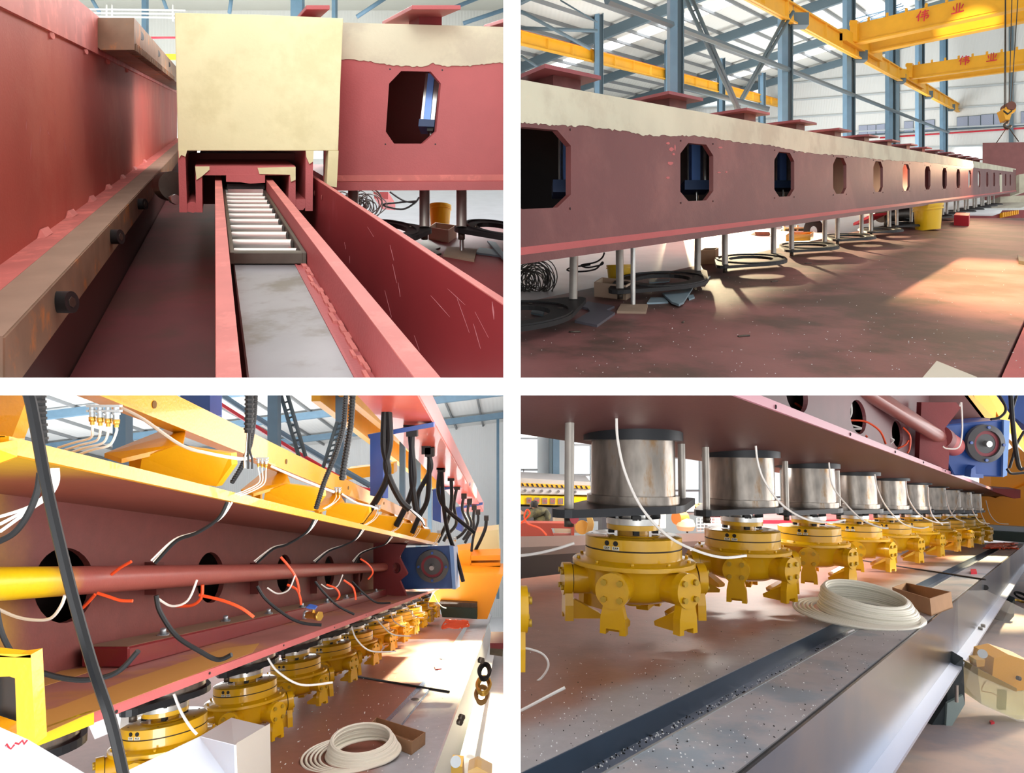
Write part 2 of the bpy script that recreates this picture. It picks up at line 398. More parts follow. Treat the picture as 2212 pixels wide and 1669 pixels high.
# cam follower behind left leg
cf = thing('cam_follower', 'dark cam follower wheel between the guide bar and the cream box end', 'roller', px1(370,400,4.6))
M().cyl(px1(361,402,4.62), px1(376,402,4.5), .1, n=24).build('wheel', steel_dk, cf)
M().cyl(px1(374,430,4.45), px1(380,430,4.4), .035, n=6).build('axle_nut', steel, cf)
# crossbeam running to the right
cr = thing('octagon_hole_crossbeam', 'red crossbeam with cream putty top band and one octagonal opening, upper left bay', 'beam', px1(900,400,4.9))
d = 4.75
B = lambda x, y: px1(x, y, d)
octo = [(866,153),(930,154),(952,180),(942,284),(913,310),(851,310),(833,284),(840,180)]
dots = [(842,149),(955,151),(832,311),(940,311)]
M().plate([B(x,y) for x,y in ((700,49),(1104,60),(1104,392),(700,392))], [[B(x,y) for x,y in octo]], A1*.04).build('front_web', red1, cr)
for x, y in dots:
    M().cyl(B(x,y)-V((0,.002,0)), B(x,y)+V((0,.01,0)), .006, n=10).build('bolt_hole', black, cr)
M().prism([B(x,y) for x,y in ((700,47),(1104,58),(1104,66),(700,55))], A1*1.5).build('top_flange', cream2, cr)
tab = [(700,122),(740,127),(788,130),(838,139),(888,143),(920,142),(935,136),(963,142),(1012,142),(1035,138),(1104,134)]
low = []
x = 700
while x < 1104:
    low.append((x, interp(tab, x)+random.uniform(-1.6,1.6))); x += 5
low.append((1104, 134))
M().prism([px1(x,y,4.742) for x,y in [(700,48),(1104,59)]+low[::-1]], V((0,.006,0))).build('putty_band', cream2, cr)
M().prism([B(x,y) for x,y in ((700,381),(1104,379),(1104,392),(700,394))], V((0,-.03,0))).build('weld_fillet', red_lite, cr)
M().prism([px1(x,y,4.66) for x,y in ((722,394),(1104,391),(1104,410),(722,411))], A1*1.6).build('bottom_flange', red1, cr)
M().prism([px1(x,y,6.1) for x,y in ((700,60),(1104,70),(1104,392),(700,392))], V((0,.04,0))).build('rear_web', red_deep, cr)
cyl = thing('air_cylinder', 'silver blue lit air cylinder hanging inside the octagonal opening, upper left bay', 'air cylinder', px1(920,270,5.0))
M().prism([px1(x,y,4.98) for x,y in ((923,158),(938,158),(929,258),(912,258))], V((0,.08,0))).build('barrel', mat('barrel_blue_reflection', (120,160,232), .35, .3), cyl)  # blue reflection on the silver barrel put into its colour
M().prism([px1(x,y,4.97) for x,y in ((919,158),(924,158),(914,258),(908,258))], V((0,.03,0))).build('tie_rod', steel, cyl)
M().prism([px1(x,y,4.99) for x,y in ((938,170),(947,178),(938,258),(930,258))], V((0,.06,0))).build('side_rail', steel, cyl)
M().prism([px1(x,y,4.95) for x,y in ((905,256),(939,258),(937,273),(903,272))], V((0,.15,0))).build('lower_block', mat('blue_grey_block', (58,80,120), .5), cyl)
M().prism([px1(x,y,4.97) for x,y in ((922,273),(936,273),(934,282),(922,282))], V((0,.1,0))).build('rod_seal', black, cyl)
M().cyl(px1(930,282,5.02), px1(930,320,5.02), .012, n=10).build('piston_rod', steel, cyl)
# pedestals on the crossbeam
def pedestal(F, c0, c1, d0, d1, ub, th, pc0, pc1, pd0, pd1, ubeam, label, group):
    t = thing('pedestal_plate', label, 'bracket', F.D(c0,ubeam,d0), group)
    M().box(F,c0,c1,ub,ub+th,d0,d1).build('top_plate', red1, t, bevel=.003)
    M().box(F,pc0,pc1,ubeam,ub,pd0,pd1).build('stub_column', red_dark, t)
    return t
pedestal(F1,.636,.8,4.5,5.3,.707,.03,.66,.76,4.85,5.1,.645,'small red pedestal plate on top of the beam just behind the cream box end','pedestals, upper left bay')
pedestal(F1,1.37,1.71,4.5,5.3,.707,.03,1.53,1.7,4.85,5.1,.645,'wide red pedestal plate above the octagonal opening of the crossbeam','pedestals, upper left bay')
pedestal(F1,2.2,2.54,4.5,5.3,.707-.03,.03,2.36,2.53,4.85,5.1,.645-.03,'red pedestal plate cut off at the right end of the upper left bay','pedestals, upper left bay')
# hanging rings, debris, workshop behind
clamp_plate(F1,1.345,-.93,5.0,'c',.275,.22,.13,1.7,.035,.04,.39,'black clamp ring half hidden behind the red side plate','clamp rings, upper left bay')
clamp_plate(F1,2.18,-.93,5.0,'c',.275,.22,.13,1.7,.035,.04,.39,'black clamp ring at the right edge of the upper left bay beside the carton','clamp rings, upper left bay')
def jack(F, pts, top, u, label, cx, r=.018):
    b = F.on_u(*cx, u)
    t = thing('prop_stand', label, 'stand', b)
    M().prism([F.on_u(x,y,u+.02) for x,y in pts], (0,0,-.02)).build('base_plate', rust_top, t)
    M().cyl(b, b+F.up(b.x/b.y)*top, r, n=14).build('post', steel, t)
    return t
jack(F1, ((957,548),(966,531),(1030,537),(1024,560)), .38, BED1, 'square base plate with short post under the crossbeam, upper left bay', (997,545))
frags('plate_offcut', ((916,514),(930,519),(951,533),(940,537),(953,546),(930,550),(900,535)), F1, BED1, .015, steel_dk, 'dark notched steel offcut just right of the red side plate', 'metal offcut')
frags('plate_offcut', ((1035,534),(1075,538),(1086,552),(1026,544)), F1, BED1, .015, mat('blue_grey_plate',(132,150,160),.5,.3), 'flat blue grey offcut at the right edge of the upper left bay', 'metal offcut')
frags('plate_offcut', ((1052,519),(1070,522),(1100,562),(1088,560)), F1, BED1+.016, .015, mat('blue_grey_plate',(132,150,160),.5,.3), 'narrow blue grey strip lying across another offcut, upper left bay', 'metal offcut')
def bucket(base, r, h, up, label, lid=False, m=None):
    m = m or bucket_y
    t = thing('plastic_bucket', label, 'bucket', base)
    M().lathe(base, up, [(0,.005),(r*.86,.005),(r*.86,0),(r,h),(r*1.04,h),(r*1.04,h-.03*h/.3),(r*.97,h),(r*.84,.02),(0,.02)], n=32).build('tub', m, t)
    M().lathe(base+up*h*.80, up, [(r*.97,0),(r*1.06,0),(r*1.06,h*.07),(r*.99,h*.07)], n=32).build('rim_band', m, t)
    if lid: M().lathe(base+up*h, up, [(0,.01),(r*1.07,.01),(r*1.07,-h*.06)], n=32).build('lid', m, t)
    return t
b = F1.on_u(950,489,BED1)
bucket(b, .108, .21, V((0,0,1)), 'open bright yellow bucket seen between two rods, upper left bay')
def carton_box(P, label, m=None, text=None):
    """open carton from 4 floor corners and a height vector"""
    cs, h = P; m = m or carton
    t = thing('carton', label, 'carton', cs[0])
    for i in range(4):
        a, b2 = cs[i], cs[(i+1)%4]; n = (sum(cs, V())/4-(a+b2)/2).normalized()*.012
        M().hexa([a,b2,b2+n,a+n,a+h,b2+h,b2+h+n,a+h+n]).build('side_panel', m, t)
    M().prism(cs, h.normalized()*.008).build('base_panel', m, t)
    return t
cc = [F1.on_u(x,y,BED1) for x,y in ((925,516),(968,524),(986,512),(940,505))]
carton_box((cc, V((0,0,.11))), 'torn cardboard box with red print beside the yellow bucket, upper left bay', mat('printed_carton',(214,186,160),.8))
M1 = M()
for i in range(26):
    a = random.uniform(0,6.28); p0 = px1(random.uniform(740,800), random.uniform(414,428), 7.2)
    r = random.uniform(.06,.2); e = V((math.cos(a)*.6,.5,math.sin(a)))
    M1.tube([p0+V((r*math.cos(t)*random.uniform(.7,1.1), r*.3*math.sin(t+a), -.12+r*.9*math.sin(t))) for t in [k*.785 for k in range(8)]], .006, n=5, sub=3, closed=True)
o = tag(M1.build('cable_tangle', mat('grey_cable',(96,92,88),.5)), 'tangled grey wires behind the right end of the red side plate, upper left bay', 'cable'); o['kind'] = 'stuff'
tag(M().tube([px1(842,414,8),px1(870,432,8),px1(895,436,8),px1(905,425,8),px1(895,438,8),px1(870,451,8),px1(835,446,8),px1(830,440,8),px1(860,437,8),px1(900,433,8)], .012, n=6).build('floor_cable', black), 'loose dark cable looping on the bright floor, upper left bay', 'cable')
tag(M().prism([px1(x,y,8.2) for x,y in ((806,414),(838,414),(838,430),(808,428))], V((0,.5,0))).build('steel_channel', red1), 'short red steel piece on the bright floor behind the crossbeam, upper left bay', 'steel piece')
# hall behind bay 1
hb = 30
hw = struct('wall_back', M().prism([px1(x,y,hb) for x,y in ((-400,20),(1105,20),(1105,420),(-400,420))], V((0,.2,0))), mat('corrugated_wall', (236,237,232), .6, bump=.7, bscale=2.2, wave='X'))
struct('ceiling_sheet', M().prism([px1(-400,22,hb), px1(1105,22,hb), px1(1105,-260,hb*.45), px1(-400,-260,hb*.45)], V((0,0,.1))), mat('corrugated_roof', (206,206,196), .6, bump=.8, bscale=1.4, wave='Y'))
for i, (xa, xb) in enumerate(((285,310),(640,700),(850,920),(1050,1100))):
    tag(M().prism([px1(xa,12,hb*.97), px1(xb-10,12,hb*.97), px1(xb,-60,hb*.8), px1(xa+10,-60,hb*.8)], V((0,0,-.04))).build('skylight', glow), ['white skylight panel left of the cream box end','white skylight panel above the cream box end','white skylight above the wide pedestal plate','white skylight at the right edge of the upper left bay'][i], 'skylight')
col1 = thing('roof_column', 'pale blue steel column behind the gear rack, upper left bay', 'column', px1(313,200,26))
M().obox(px1(313,80,26), V((.09,0,0)), V((0,.1,0)), V((0,0,3.2))).build('shaft', blue_col, col1)
for (x0,x1,n) in ((627,652,'wide pale blue column rising behind the cream box end'),(716,724,'slim pale blue column just left of the pedestal plate')):
    t = thing('roof_column', n, 'column', px1(x0,200,24))
    M().prism([px1(x0,-20,24),px1(x1,-20,24),px1(x1,200,24),px1(x0,200,24)], V((0,.3,0))).build('shaft', blue_col, t)
for k,(a,b2) in enumerate((((195,-8),(215,28)),((350,-8),(360,20)),((500,-8),(495,28)),((770,36),(840,-10)),((930,36),(1040,-8)),((1000,50),(1090,20)))):
    tag(M().tube([px1(*a,24),px1(*b2,24)], .07, n=6, sub=1).build('roof_rafter', blue_col), 'blue steel rafter end under the roof, %s from the left in the upper left bay' % ORD[k].replace('nearest','first'), 'rafter')
tag(M().box(F1,-12,2,1.75,1.95,22,22.3).build('crane_rail', orange_y), 'thin yellow rail crossing behind the gear rack, upper left bay', 'crane rail')
tag(M().tube([px1(318,81,21),px1(400,81,21)], .035, n=8, sub=1).build('red_pipe', red_pipe), 'thin red pipe crossing behind the gear rack, upper left bay', 'pipe')
tag(M().box(F1,-12,2,1.2,1.6,23,23.3).build('eaves_beam', blue_col), 'blue grey steel beam below the thin yellow rail, upper left bay', 'beam')
gr = thing('guard_rail', 'white tubular guard railing on the platform behind the gear rack', 'railing', px1(300,40,23))
for y in (19,27,35): M().tube([px1(170,y,23),px1(400,y+3,23)], .03, n=6, sub=1).build('rail_tube', paper, gr)
for x in (230,242,373): M().tube([px1(x,10,23),px1(x,45,23)], .03, n=6, sub=1).build('post', paper, gr)
lamp('AREA','hall_uplight_b1', F1.D(-2,-1.5,22), F1.D(-2,6,26), 1900, (1,1,1), shape='RECTANGLE', size=14, size_y=8)  # added uplight that brightens the roof and back wall
lamp('AREA','floor_fill_b1', F1.D(2.2,1.9,8.5), F1.D(2.3,-1.3,6.3), 260, (1,1,.98), shape='RECTANGLE', size=2.5, size_y=2)  # lamp added behind the crossbeam to whiten bed and floor
lamp('AREA','bay_front_fill', V((.0,-1.5,4.0))*.0+V((-.5,.2,3.6)), W(560,330,4.3), 60, (1,.97,.92), shape='RECTANGLE', size=1.5, size_y=1.5)  # added fill near the front, no window stands here
for _o in bpy.data.objects:
    if _o.parent is None and "bay" not in _o: _o["bay"] = 1
# ================================================================ BAY 2 (upper right): long crossbeam with octagonal holes
A2 = F2.A
red_beam = mat('red_primer_beam', (106,54,53), .5, var=.14, vscale=.9, rgb2=(124,72,68), mixs=1.1, mixp=(.45,.7), bump=.12, bscale=60)
red_ped = mat('red_primer_pedestal', (150,70,76), .5, var=.1)
cream3 = mat('shaded_grey_cream_putty', (202,197,174), .7, var=.07, vscale=2, rgb2=(188,180,158), mixs=1.2, bump=.15, bscale=25)
CB = -3.675
bed2 = struct('floor_bed', M().box(F2,-5.24,-.52,-1.2,-1.12,1.0,20,flat=True), mat('red_bed_dusty', (128,82,80), .48, var=.16, vscale=2.0, rgb2=(84,62,55), mixs=1.1, mixp=(.42,.62), bump=.1, bscale=40))
M().box(F2,-.50,1.5,-1.2,-1.13,1.0,20,flat=True).build('bed_strip', red1, bed2)
M().box(F2,-.52,-.50,-1.3,-1.2,1.0,20,flat=True).build('bed_gap', black, bed2)
struct('floor_hall', M().box(F2,-60,-5.3,-1.35,-1.25,1.0,60,flat=True), white_floor)
cr = thing('octagon_hole_crossbeam', 'long red crossbeam with cream top band and a row of octagonal openings, upper right bay', 'beam', F2.D(CB,0,10))
E2 = 33.0
PITCH, D0 = 1.75, 4.348
holes = []
for k in range(16):
    dk = D0+PITCH*k
    holes.append([F2.D(CB,u,dk+x) for x,u in ((-.14,.357),(.14,.357),(.257,.255),(.257,-.09),(.14,-.178),(-.14,-.178),(-.257,-.09),(-.257,.255))])
M().plate([F2.D(CB,-.47,2.6),F2.D(CB,-.47,E2),F2.D(CB,.62,E2),F2.D(CB,.62,2.6)], holes, V((-.035,.02,0))).build('front_web', red_beam, cr)
for k in range(9):
    dk = D0+PITCH*k
    for x, u in ((-.25,.37),(.25,.37),(-.25,-.19),(.25,-.19)):
        M().cyl(F2.D(CB-.002,u,dk+x), F2.D(CB+.003,u,dk+x), .009, n=8).build('bolt_hole', black, cr)
M().box(F2,-6.2,CB+.005,.60,.66,2.6,E2,flat=True).build('top_flange', cream3, cr)
M().box(F2,-6.2,CB+.045,-.528,-.47,2.6,E2,flat=True).build('bottom_flange', red_beam, cr)
M().prism([F2.D(CB,-.425,2.6),F2.D(CB+.04,-.47,2.6),F2.D(CB,-.47,2.6)], A2*(E2-2.6)).build('weld_fillet', red1, cr)
M().box(F2,-5.45,-5.4,-.47,.6,2.2,12.2,flat=True).build('shade_plate', mat('inside_shade_red',(34,18,18),.7), cr)  # added dark plate puts shade inside the first openings
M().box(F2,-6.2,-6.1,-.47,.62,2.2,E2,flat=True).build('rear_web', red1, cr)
tab = [(1100,260),(1125,264),(1200,270),(1260,272),(1300,277),(1370,285),(1380,291),(1410,292),(1500,293),(1560,300),(1600,308),(1665,313),(1680,317),(1745,330),(1820,335),(1910,345),(2000,350),(2090,360),(2190,371),(2250,378)]
pts = []; x = 1100.
while x < 2188:
    p = F2.on_c(x, interp(tab, x)+random.uniform(-2.2,2.2)*(2350-x)/1000, CB+.006); pts.append(p); x += 4.2
top0 = F2.D(CB+.006,.661,pts[0].y); top1 = F2.D(CB+.006,.661,pts[-1].y)
M().prism([top0]+pts+[top1], V((-.005,0,0))).build('putty_band', cream3, cr)
for (x,y,w,h) in ((1443,309,9,7),(1450,322,12,9),(1455,332,7,6),(1448,352,16,9),(1443,383,8,7),(1556,318,9,6),(1553,372,8,4),(1569,371,6,4),(1458,318,3,16)):
    M().prism([F2.on_c(x+w/2*math.cos(t)*random.uniform(.6,1.1),y+h/2*math.sin(t)*random.uniform(.6,1.1),CB+.003) for t in [i*.785 for i in range(8)]], V((-.004,0,0))).build('putty_splash', red1, cr)
M().box(F2,CB-.02,CB+.01,-.47,.3,27.0,27.6,flat=True).build('cream_stripe', cream3, cr)
# cylinders visible in the first openings
for k, lab in ((0,'blue lit air cylinder in the first octagonal opening at the left edge, upper right bay'),(1,'blue lit air cylinder inside the second octagonal opening of the long crossbeam'),(2,'dark air cylinder inside the third octagonal opening of the long crossbeam')):
    dd = D0+PITCH*k
    base = F2.D(CB-.5, 0, dd+(.86,.78,.98)[k])
    t = thing('air_cylinder', lab, 'air cylinder', base, 'air cylinders in the crossbeam')
    up = V((0,0,1)); X = V((1,0,0)); Y = V((0,1,0)); b = V(base)
    M().obox(b+up*.28, X*.045, Y*.05, up*.30).build('barrel', mat('barrel_blue_reflection', (120,160,232)), t)  # silver barrel tinted with its blue reflection
    M().cyl(b+X*.11-up*.02, b+X*.11+up*.58, .05, n=20).build('polished_tube', steel, t)
    M().cyl(b-X*.07-up*.02, b-X*.07+up*.58, .012, n=10).build('tie_rod', steel, t)
    M().obox(b-up*.06, X*.13, Y*.09, up*.05).build('lower_block', mat('blue_grey_block', (58,80,120), .5), t)
    M().cyl(b+X*.02-up*.36, b+X*.02-up*.1, .018, n=12).build('piston_rod', steel, t)
# pedestals
for k in range(15):
    d = 5.92+PITCH*k
    lab = '%s red pedestal plate along the top of the long crossbeam, upper right bay' % ORD[k]
    t = thing('pedestal_plate', lab, 'bracket', F2.D(-5.2,.66,d), 'pedestals on the long crossbeam')
    u0, u1 = 1.04, 1.078
    sk = .98
    M().hexa([F2.D(-4.96,u0,d),F2.D(-4.96,u0,d+.68),F2.D(-6.2,u0,d+.68+sk),F2.D(-6.2,u0,d+sk),F2.D(-4.96,u1,d),F2.D(-4.96,u1,d+.68),F2.D(-6.2,u1,d+.68+sk),F2.D(-6.2,u1,d+sk)]).build('top_plate', red_ped, t)
    M().hexa([F2.D(-5.2,.66,d+.38),F2.D(-5.2,.66,d+.72),F2.D(-5.9,.66,d+1.25),F2.D(-5.9,.66,d+.9),F2.D(-5.2,u0,d+.38),F2.D(-5.2,u0,d+.72),F2.D(-5.9,u0,d+1.25),F2.D(-5.9,u0,d+.9)]).build('stub_column', red_beam, t)
# hanging clamp rings
def ring2(k):
    c, u, d = -4.37, -1.03, 4.9+PITCH*k
    lab = '%s black clamp ring hanging on steel rods below the long crossbeam' % ORD[k]
    t = thing('clamp_ring', lab, 'clamp', F2.D(c,u,d), 'clamp rings below the long crossbeam')
    X, Y = A2, F2.Cn*.95
    o = F2.D(c,u,d); up = F2.up(o.x/o.y)
    pt = lambda x, y: o+X*x+Y*y
    R, h = .44, .6
    out = hull(circ(0,0,R,n=36)+circ(h,0,.10,n=12)+circ(-h,0,.10,n=12))
    M().plate([pt(*p) for p in out], [[pt(*p) for p in circ(0,0,.27,n=32)]], up*.035).build('ring_plate', black, t)
    M().plate([pt(*p)+up*.035 for p in circ(0,0,R*.97,n=36)], [[pt(*p)+up*.035 for p in circ(0,0,R*.90,n=36)]], up*.012).build('raised_rim', black, t)
    if k < 5:
        for a in (.5,2.6,3.7,5.8):
            M().cyl(pt(.35*math.cos(a),.35*math.sin(a))+up*.034, pt(.35*math.cos(a),.35*math.sin(a))+up*.038, .025, n=10).build('slot', steel_dk, t)
    for s in (-1, 1):
        b = pt(s*h,0)+up*.035
        M().cyl(b, b+up*.50, .036, n=16).build('guide_rod', rod_steel, t)
        M().cyl(b-up*.10, b-up*.035, .026, n=6).build('nut', steel_dk, t)
for k in range(15): ring2(k)
# things on the bed
blue_plate = mat('blue_grey_plate',(132,150,160),.5,.3)
jack(F2, ((1332,671),(1341,655),(1399,656),(1395,672)), .75, -1.12, 'steel base plate with tall threaded post under the second clamp ring, upper right bay', (1367,661), .022)
frags('plate_offcut', ((1254,661),(1269,664),(1274,671),(1241,691),(1289,701),(1328,674),(1310,668),(1327,660),(1269,650)), F2, -1.12, .02, mat('grey_violet_plate',(110,106,116),.45,.5), 'large notched steel offcut lying left of the prop stand, upper right bay', 'metal offcut')
frags('plate_offcut', ((1430,632),(1496,620),(1476,651),(1466,656),(1451,651)), F2, -1.10, .02, blue_plate, 'triangular blue grey plate leaning below the second clamp ring', 'metal offcut')
frags('plate_offcut', ((1406,641),(1436,642),(1443,651),(1397,653)), F2, -1.12, .015, blue_plate, 'flat blue grey plate under the triangular one, upper right bay', 'metal offcut')
frags('plate_offcut', ((1484,637),(1497,635),(1500,641),(1488,645)), F2, -1.12, .015, blue_plate, 'tiny round ended plate right of the triangular plate, upper right bay', 'metal offcut')
frags('plate_offcut', ((1515,593),(1534,595),(1520,613),(1508,611)), F2, -1.12, .015, blue_plate, 'narrow rectangular plate right of the second clamp ring', 'metal offcut')
frags('plate_offcut', ((1400,603),(1447,601),(1445,606),(1402,609)), F2, -1.12, .015, blue_plate, 'thin plate seen through the second clamp ring, upper right bay', 'metal offcut')
frags('plate_offcut', ((1150,667),(1175,672),(1172,679),(1146,674)), F2, -1.12, .015, blue_plate, 'small plate seen through the nearest clamp ring at the left edge', 'metal offcut')
b = F2.on_u(1337,611,-1.12)
bucket(b, .135, .20, F2.up(b.x/b.y), 'open bright yellow bucket behind the second clamp ring, upper right bay')
b = F2.on_u(2004,496,-1.12)
bucket(b, .29, .56, F2.up(b.x/b.y), 'big yellow paint bucket with lid under the far part of the long crossbeam', lid=True)
cc = [F2.on_u(x,y,-1.12) for x,y in ((1283,640),(1352,648),(1372,636),(1300,628))]
t = carton_box((cc, F2.up(.15)*.14), 'torn printed carton left of the second clamp ring, upper right bay', mat('printed_carton',(214,186,160),.8))
M().prism([cc[0]*.55+cc[1]*.45+V((.002,-.004,.05)),cc[0]*.35+cc[1]*.65+V((.002,-.004,.05)),cc[0]*.35+cc[1]*.65+V((.002,-.004,.09)),cc[0]*.55+cc[1]*.45+V((.002,-.004,.09))], V((0,-.003,0))).build('red_print', red_pipe, t)
cc = [F2.on_u(x,y,-1.12) for x,y in ((1513,571),(1545,569),(1552,564),(1521,565))]
carton_box((cc, F2.up(.3)*.19), 'small brown carton behind the rod of the third clamp ring, upper right bay')
cc = [F2.on_u(x,y,-1.12) for x,y in ((1697,521),(1750,519),(1757,513),(1706,514))]
carton_box((cc, F2.up(.45)*.12), 'flat orange carton behind the fourth clamp ring, upper right bay', orange_y)
cc = [F2.on_u(x,y,-1.12) for x,y in ((2060,486),(2092,488),(2094,480),(2064,479))]
t = thing('tool_box', 'small red box on the bed beneath the far clamp rings, upper right bay', 'box', cc[0])
M().prism(cc, F2.up(.6)*.26).build('box_body', red_pipe, t)
m = M()
for i in range(30):
    a = random.uniform(0,6.28); p0 = W(random.uniform(1130,1165), random.uniform(580,610), 7.4)
    r = random.uniform(.08,.22); e = random.uniform(.7,1.2)
    m.tube([p0+V((r*e*math.cos(t2), r*.3*math.sin(t2+a), -.08+r*math.sin(t2))) for t2 in [k*.785 for k in range(8)]], .006, n=5, sub=3, closed=True)
o = tag(m.build('cable_tangle', mat('grey_cable',(96,92,88),.5)), 'tangled dark wires hanging behind the nearest clamp ring, upper right bay', 'cable'); o['kind'] = 'stuff'
tag(M().tube([W(x,y,8.6) for x,y in ((1305,545),(1300,556),(1285,566),(1255,572),(1270,577),(1299,571),(1300,566),(1285,581),(1250,586),(1225,583),(1235,577),(1275,571))], .012, n=6).build('floor_cable', black), 'loose dark cable looping on the bright floor left of the yellow bucket, upper right bay', 'cable')
t = thing('cable_coil', 'upright coil of dark cable on the rack behind the fourth clamp ring', 'cable coil', W(1757,498,16))
for i in range(9):
    r = .10+.018*i; M().tube([W(1757,498,16+.02*i)+V((r*math.cos(a),0,r*1.3*math.sin(a))) for a in [k*.785 for k in range(8)]], .012, n=6, sub=4, closed=True).build('loop', black, t)
t = thing('storage_rack', 'low cream storage rack with shelves behind the fourth clamp ring', 'rack', W(1715,500,16.5))
for x in (1693,1722,1745): M().tube([W(x,486,16.5),W(x,524,16.5)], .03, n=6, sub=1).build('post', cream, t)
for y in (490,500,512): M().prism([W(1693,y,16.4),W(1748,y,16.4),W(1748,y+2,16.4),W(1693,y+2,16.4)], V((0,.4,0))).build('shelf', cream, t)
t = thing('gas_drum', 'dark grey drum lying on its side beyond the fifth clamp ring', 'drum', W(1935,465,24))
M().cyl(W(1905,464,17), W(1960,461,18), .19, n=24).build('drum_body', steel_dk, t); M().cyl(W(1958,461,18), W(1962,461,18.1), .21, n=24).build('drum_end', black, t)
t = thing('work_table', 'small red topped table beyond the fifth clamp ring', 'table', W(1895,470,22))
M().prism([W(1882,462,15),W(1915,458,15),W(1915,463,15),W(1882,468,15)], V((0,.8,0))).build('top', red_pipe, t)
for x in (1884,1912): M().tube([W(x,465,15),W(x,490,15)], .025, n=6, sub=1).build('leg', steel_dk, t)
tag(M().prism([W(1630,500,15),W(1662,500,15),W(1664,507,15),W(1632,508,15)], V((0,.4,0))).build('rebar_pile', steel_dk), 'low pile of steel rods behind the third clamp ring', 'steel pile')
for i,(x,y,a,l) in enumerate(((1241,716,.1,.09),(1475,695,1.1,.05),(1606,725,.35,.1),(1672,607,.5,.1),(1745,568,.2,.1))):
    b = F2.on_u(x,y,-1.115); e = V((math.cos(a),math.sin(a),.3*math.sin(a)))*l/2
    tag(M().cyl(b-e, b+e, .008, n=8).build('screw', steel_dk), 'small loose screw on the red bed, %s from the left in the upper right bay' % ('first','second','third','fourth','fifth')[i], 'screw')
m = M()
for i in range(260):
    x = random.uniform(1130,2205); y = random.uniform(560,812)
    if y < 392+ (2350-x)*.22+12: continue
    b = F2.on_u(x,y,-1.118); s = random.uniform(.0008,.0024)
    m.obox(b, V((s,0,0)), V((0,s*2,0)), V((0,0,.002)))
o = tag(m.build('metal_chips', paper), 'scattered pale metal chips and dust on the red bed, upper right bay', 'chips'); o['kind'] = 'stuff'
cc = [F2.on_u(x,y,-1.12) for x,y in ((1985,835),(2023,789),(2110,825),(2100,860))]
tag(M().prism(cc, V((0,0,.03))).build('pale_board', mat('pale_wood',(214,204,186),.7)), 'corner of a pale board at the bottom edge of the upper right bay', 'board')
t = frags('crumpled_foil', ((2198,548),(2206,552),(2220,560),(2222,566),(2200,562)), F2, -1.12, .05, steel_dk, 'crumpled dark scrap at the right edge on the sunlit bed', 'scrap')
# far end: machine box and pit
eb = thing('machine_box', 'big dull red box structure standing at the far end of the long crossbeam', 'machine', W(2200,370,34))
M().prism([W(2122,308,34),W(2240,306,34),W(2240,432,34),W(2122,432,34)], V((2.3,3,1.1))).build('box_body', mat('dull_red',(140,84,82),.6,var=.1), eb)
M().prism([W(2201,376,33),W(2214,374,33),W(2214,414,33),W(2201,416,33)], V((0,.6,0))).build('cream_post', cream3, eb)
pit = thing('end_carriage', 'red and yellow toothed end carriage lying beyond the bed, far right', 'machine', W(2140,465,30))
M().prism([W(2070,456,30),W(2240,452,30),W(2240,478,30),W(2070,476,30)], V((0,2,0))).build('red_base', red_dark, pit)
M().prism([W(2085,450,29.5),W(2165,453,29.5),W(2160,460,29.5),W(2085,458,29.5)], V((0,1,0))).build('white_cover', paper, pit)
for k in range(9): M().prism([W(2166+k*4,458-k*.6,29.8),W(2168+k*4,458-k*.6,29.8),W(2168+k*4,468-k*.8,29.8),W(2166+k*4,468-k*.8,29.8)], V((0,.3,0))).build('yellow_tooth', orange_y, pit)
M().prism([W(2160,424,31),W(2240,420,31),W(2240,436,31),W(2160,437,31)], V((0,1,0))).build('cream_beam', cream3, pit)
# ---------------------------------------------------------------- the hall behind
c1, c2 = -8.9, -22.7
roofu = lambda c: 7.2+.14*(c-c2)
R2 = lambda c, d, dz=0: F2.P(c, roofu(c)+dz, d)
END = 37.6
roofm = mat('corrugated_roof2', (226,226,218), .6, bump=.6, bscale=1.6, wave='X')
struct('ceiling_sheet', M().prism([R2(-36,4),R2(14,4),R2(14,END+1),R2(-36,END+1)], F2.U*.1), roofm)
pu = thing('roof_purlins', 'grey steel purlins running under the white roof sheets, upper right bay', 'purlins', R2(-10,20))
for k in range(31):
    c = -35.5+1.5*k
    M().hexa([R2(c,6,-.16),R2(c+.09,6,-.16),R2(c+.09,END,-.16),R2(c,END,-.16),R2(c,6,-.005),R2(c+.09,6,-.005),R2(c+.09,END,-.005),R2(c,END,-.005)]).build('purlin', mat('grey_purlin',(128,132,134),.55), pu)
for j in range(-2,4):
    d = 20.6+5.05*j
    nm = 'deep blue grey rafter crossing under the roof, %s in the upper right bay' % ORD[j+2]
    t = thing('roof_rafter', nm, 'rafter', R2(-20,d), 'roof rafters')
    M().hexa([R2(-36,d,-.6),R2(12,d,-.6),R2(12,d+.16,-.6),R2(-36,d+.16,-.6),R2(-36,d,-.17),R2(12,d,-.17),R2(12,d+.16,-.17),R2(-36,d+.16,-.17)]).build('rafter_beam', blue_dark, t)
sk = ((22.4,-31,-16,'long white skylight strip nearest the left, upper right bay'),(33.0,-27,-14,'white skylight strip behind the lattice braces, upper right bay'),(26.2,-34,-30,'short far skylight strip beside the second blue column'),(37.0,-30,-24,'skylight strip low at the upper left of the upper right bay'))
for d, ca, cb_, lab in sk:
    tag(M().hexa([R2(ca,d,-.03),R2(cb_,d,-.03),R2(cb_,d+.9,-.03),R2(ca,d+.9,-.03),R2(ca,d,-.01),R2(cb_,d,-.01),R2(cb_,d+.9,-.01),R2(ca,d+.9,-.01)]).build('skylight', glow), lab, 'skylight')
t = thing('ridge_glazing', 'glazed ridge opening with thin trusses above the nearer yellow crane', 'skylight', R2(-11,31))
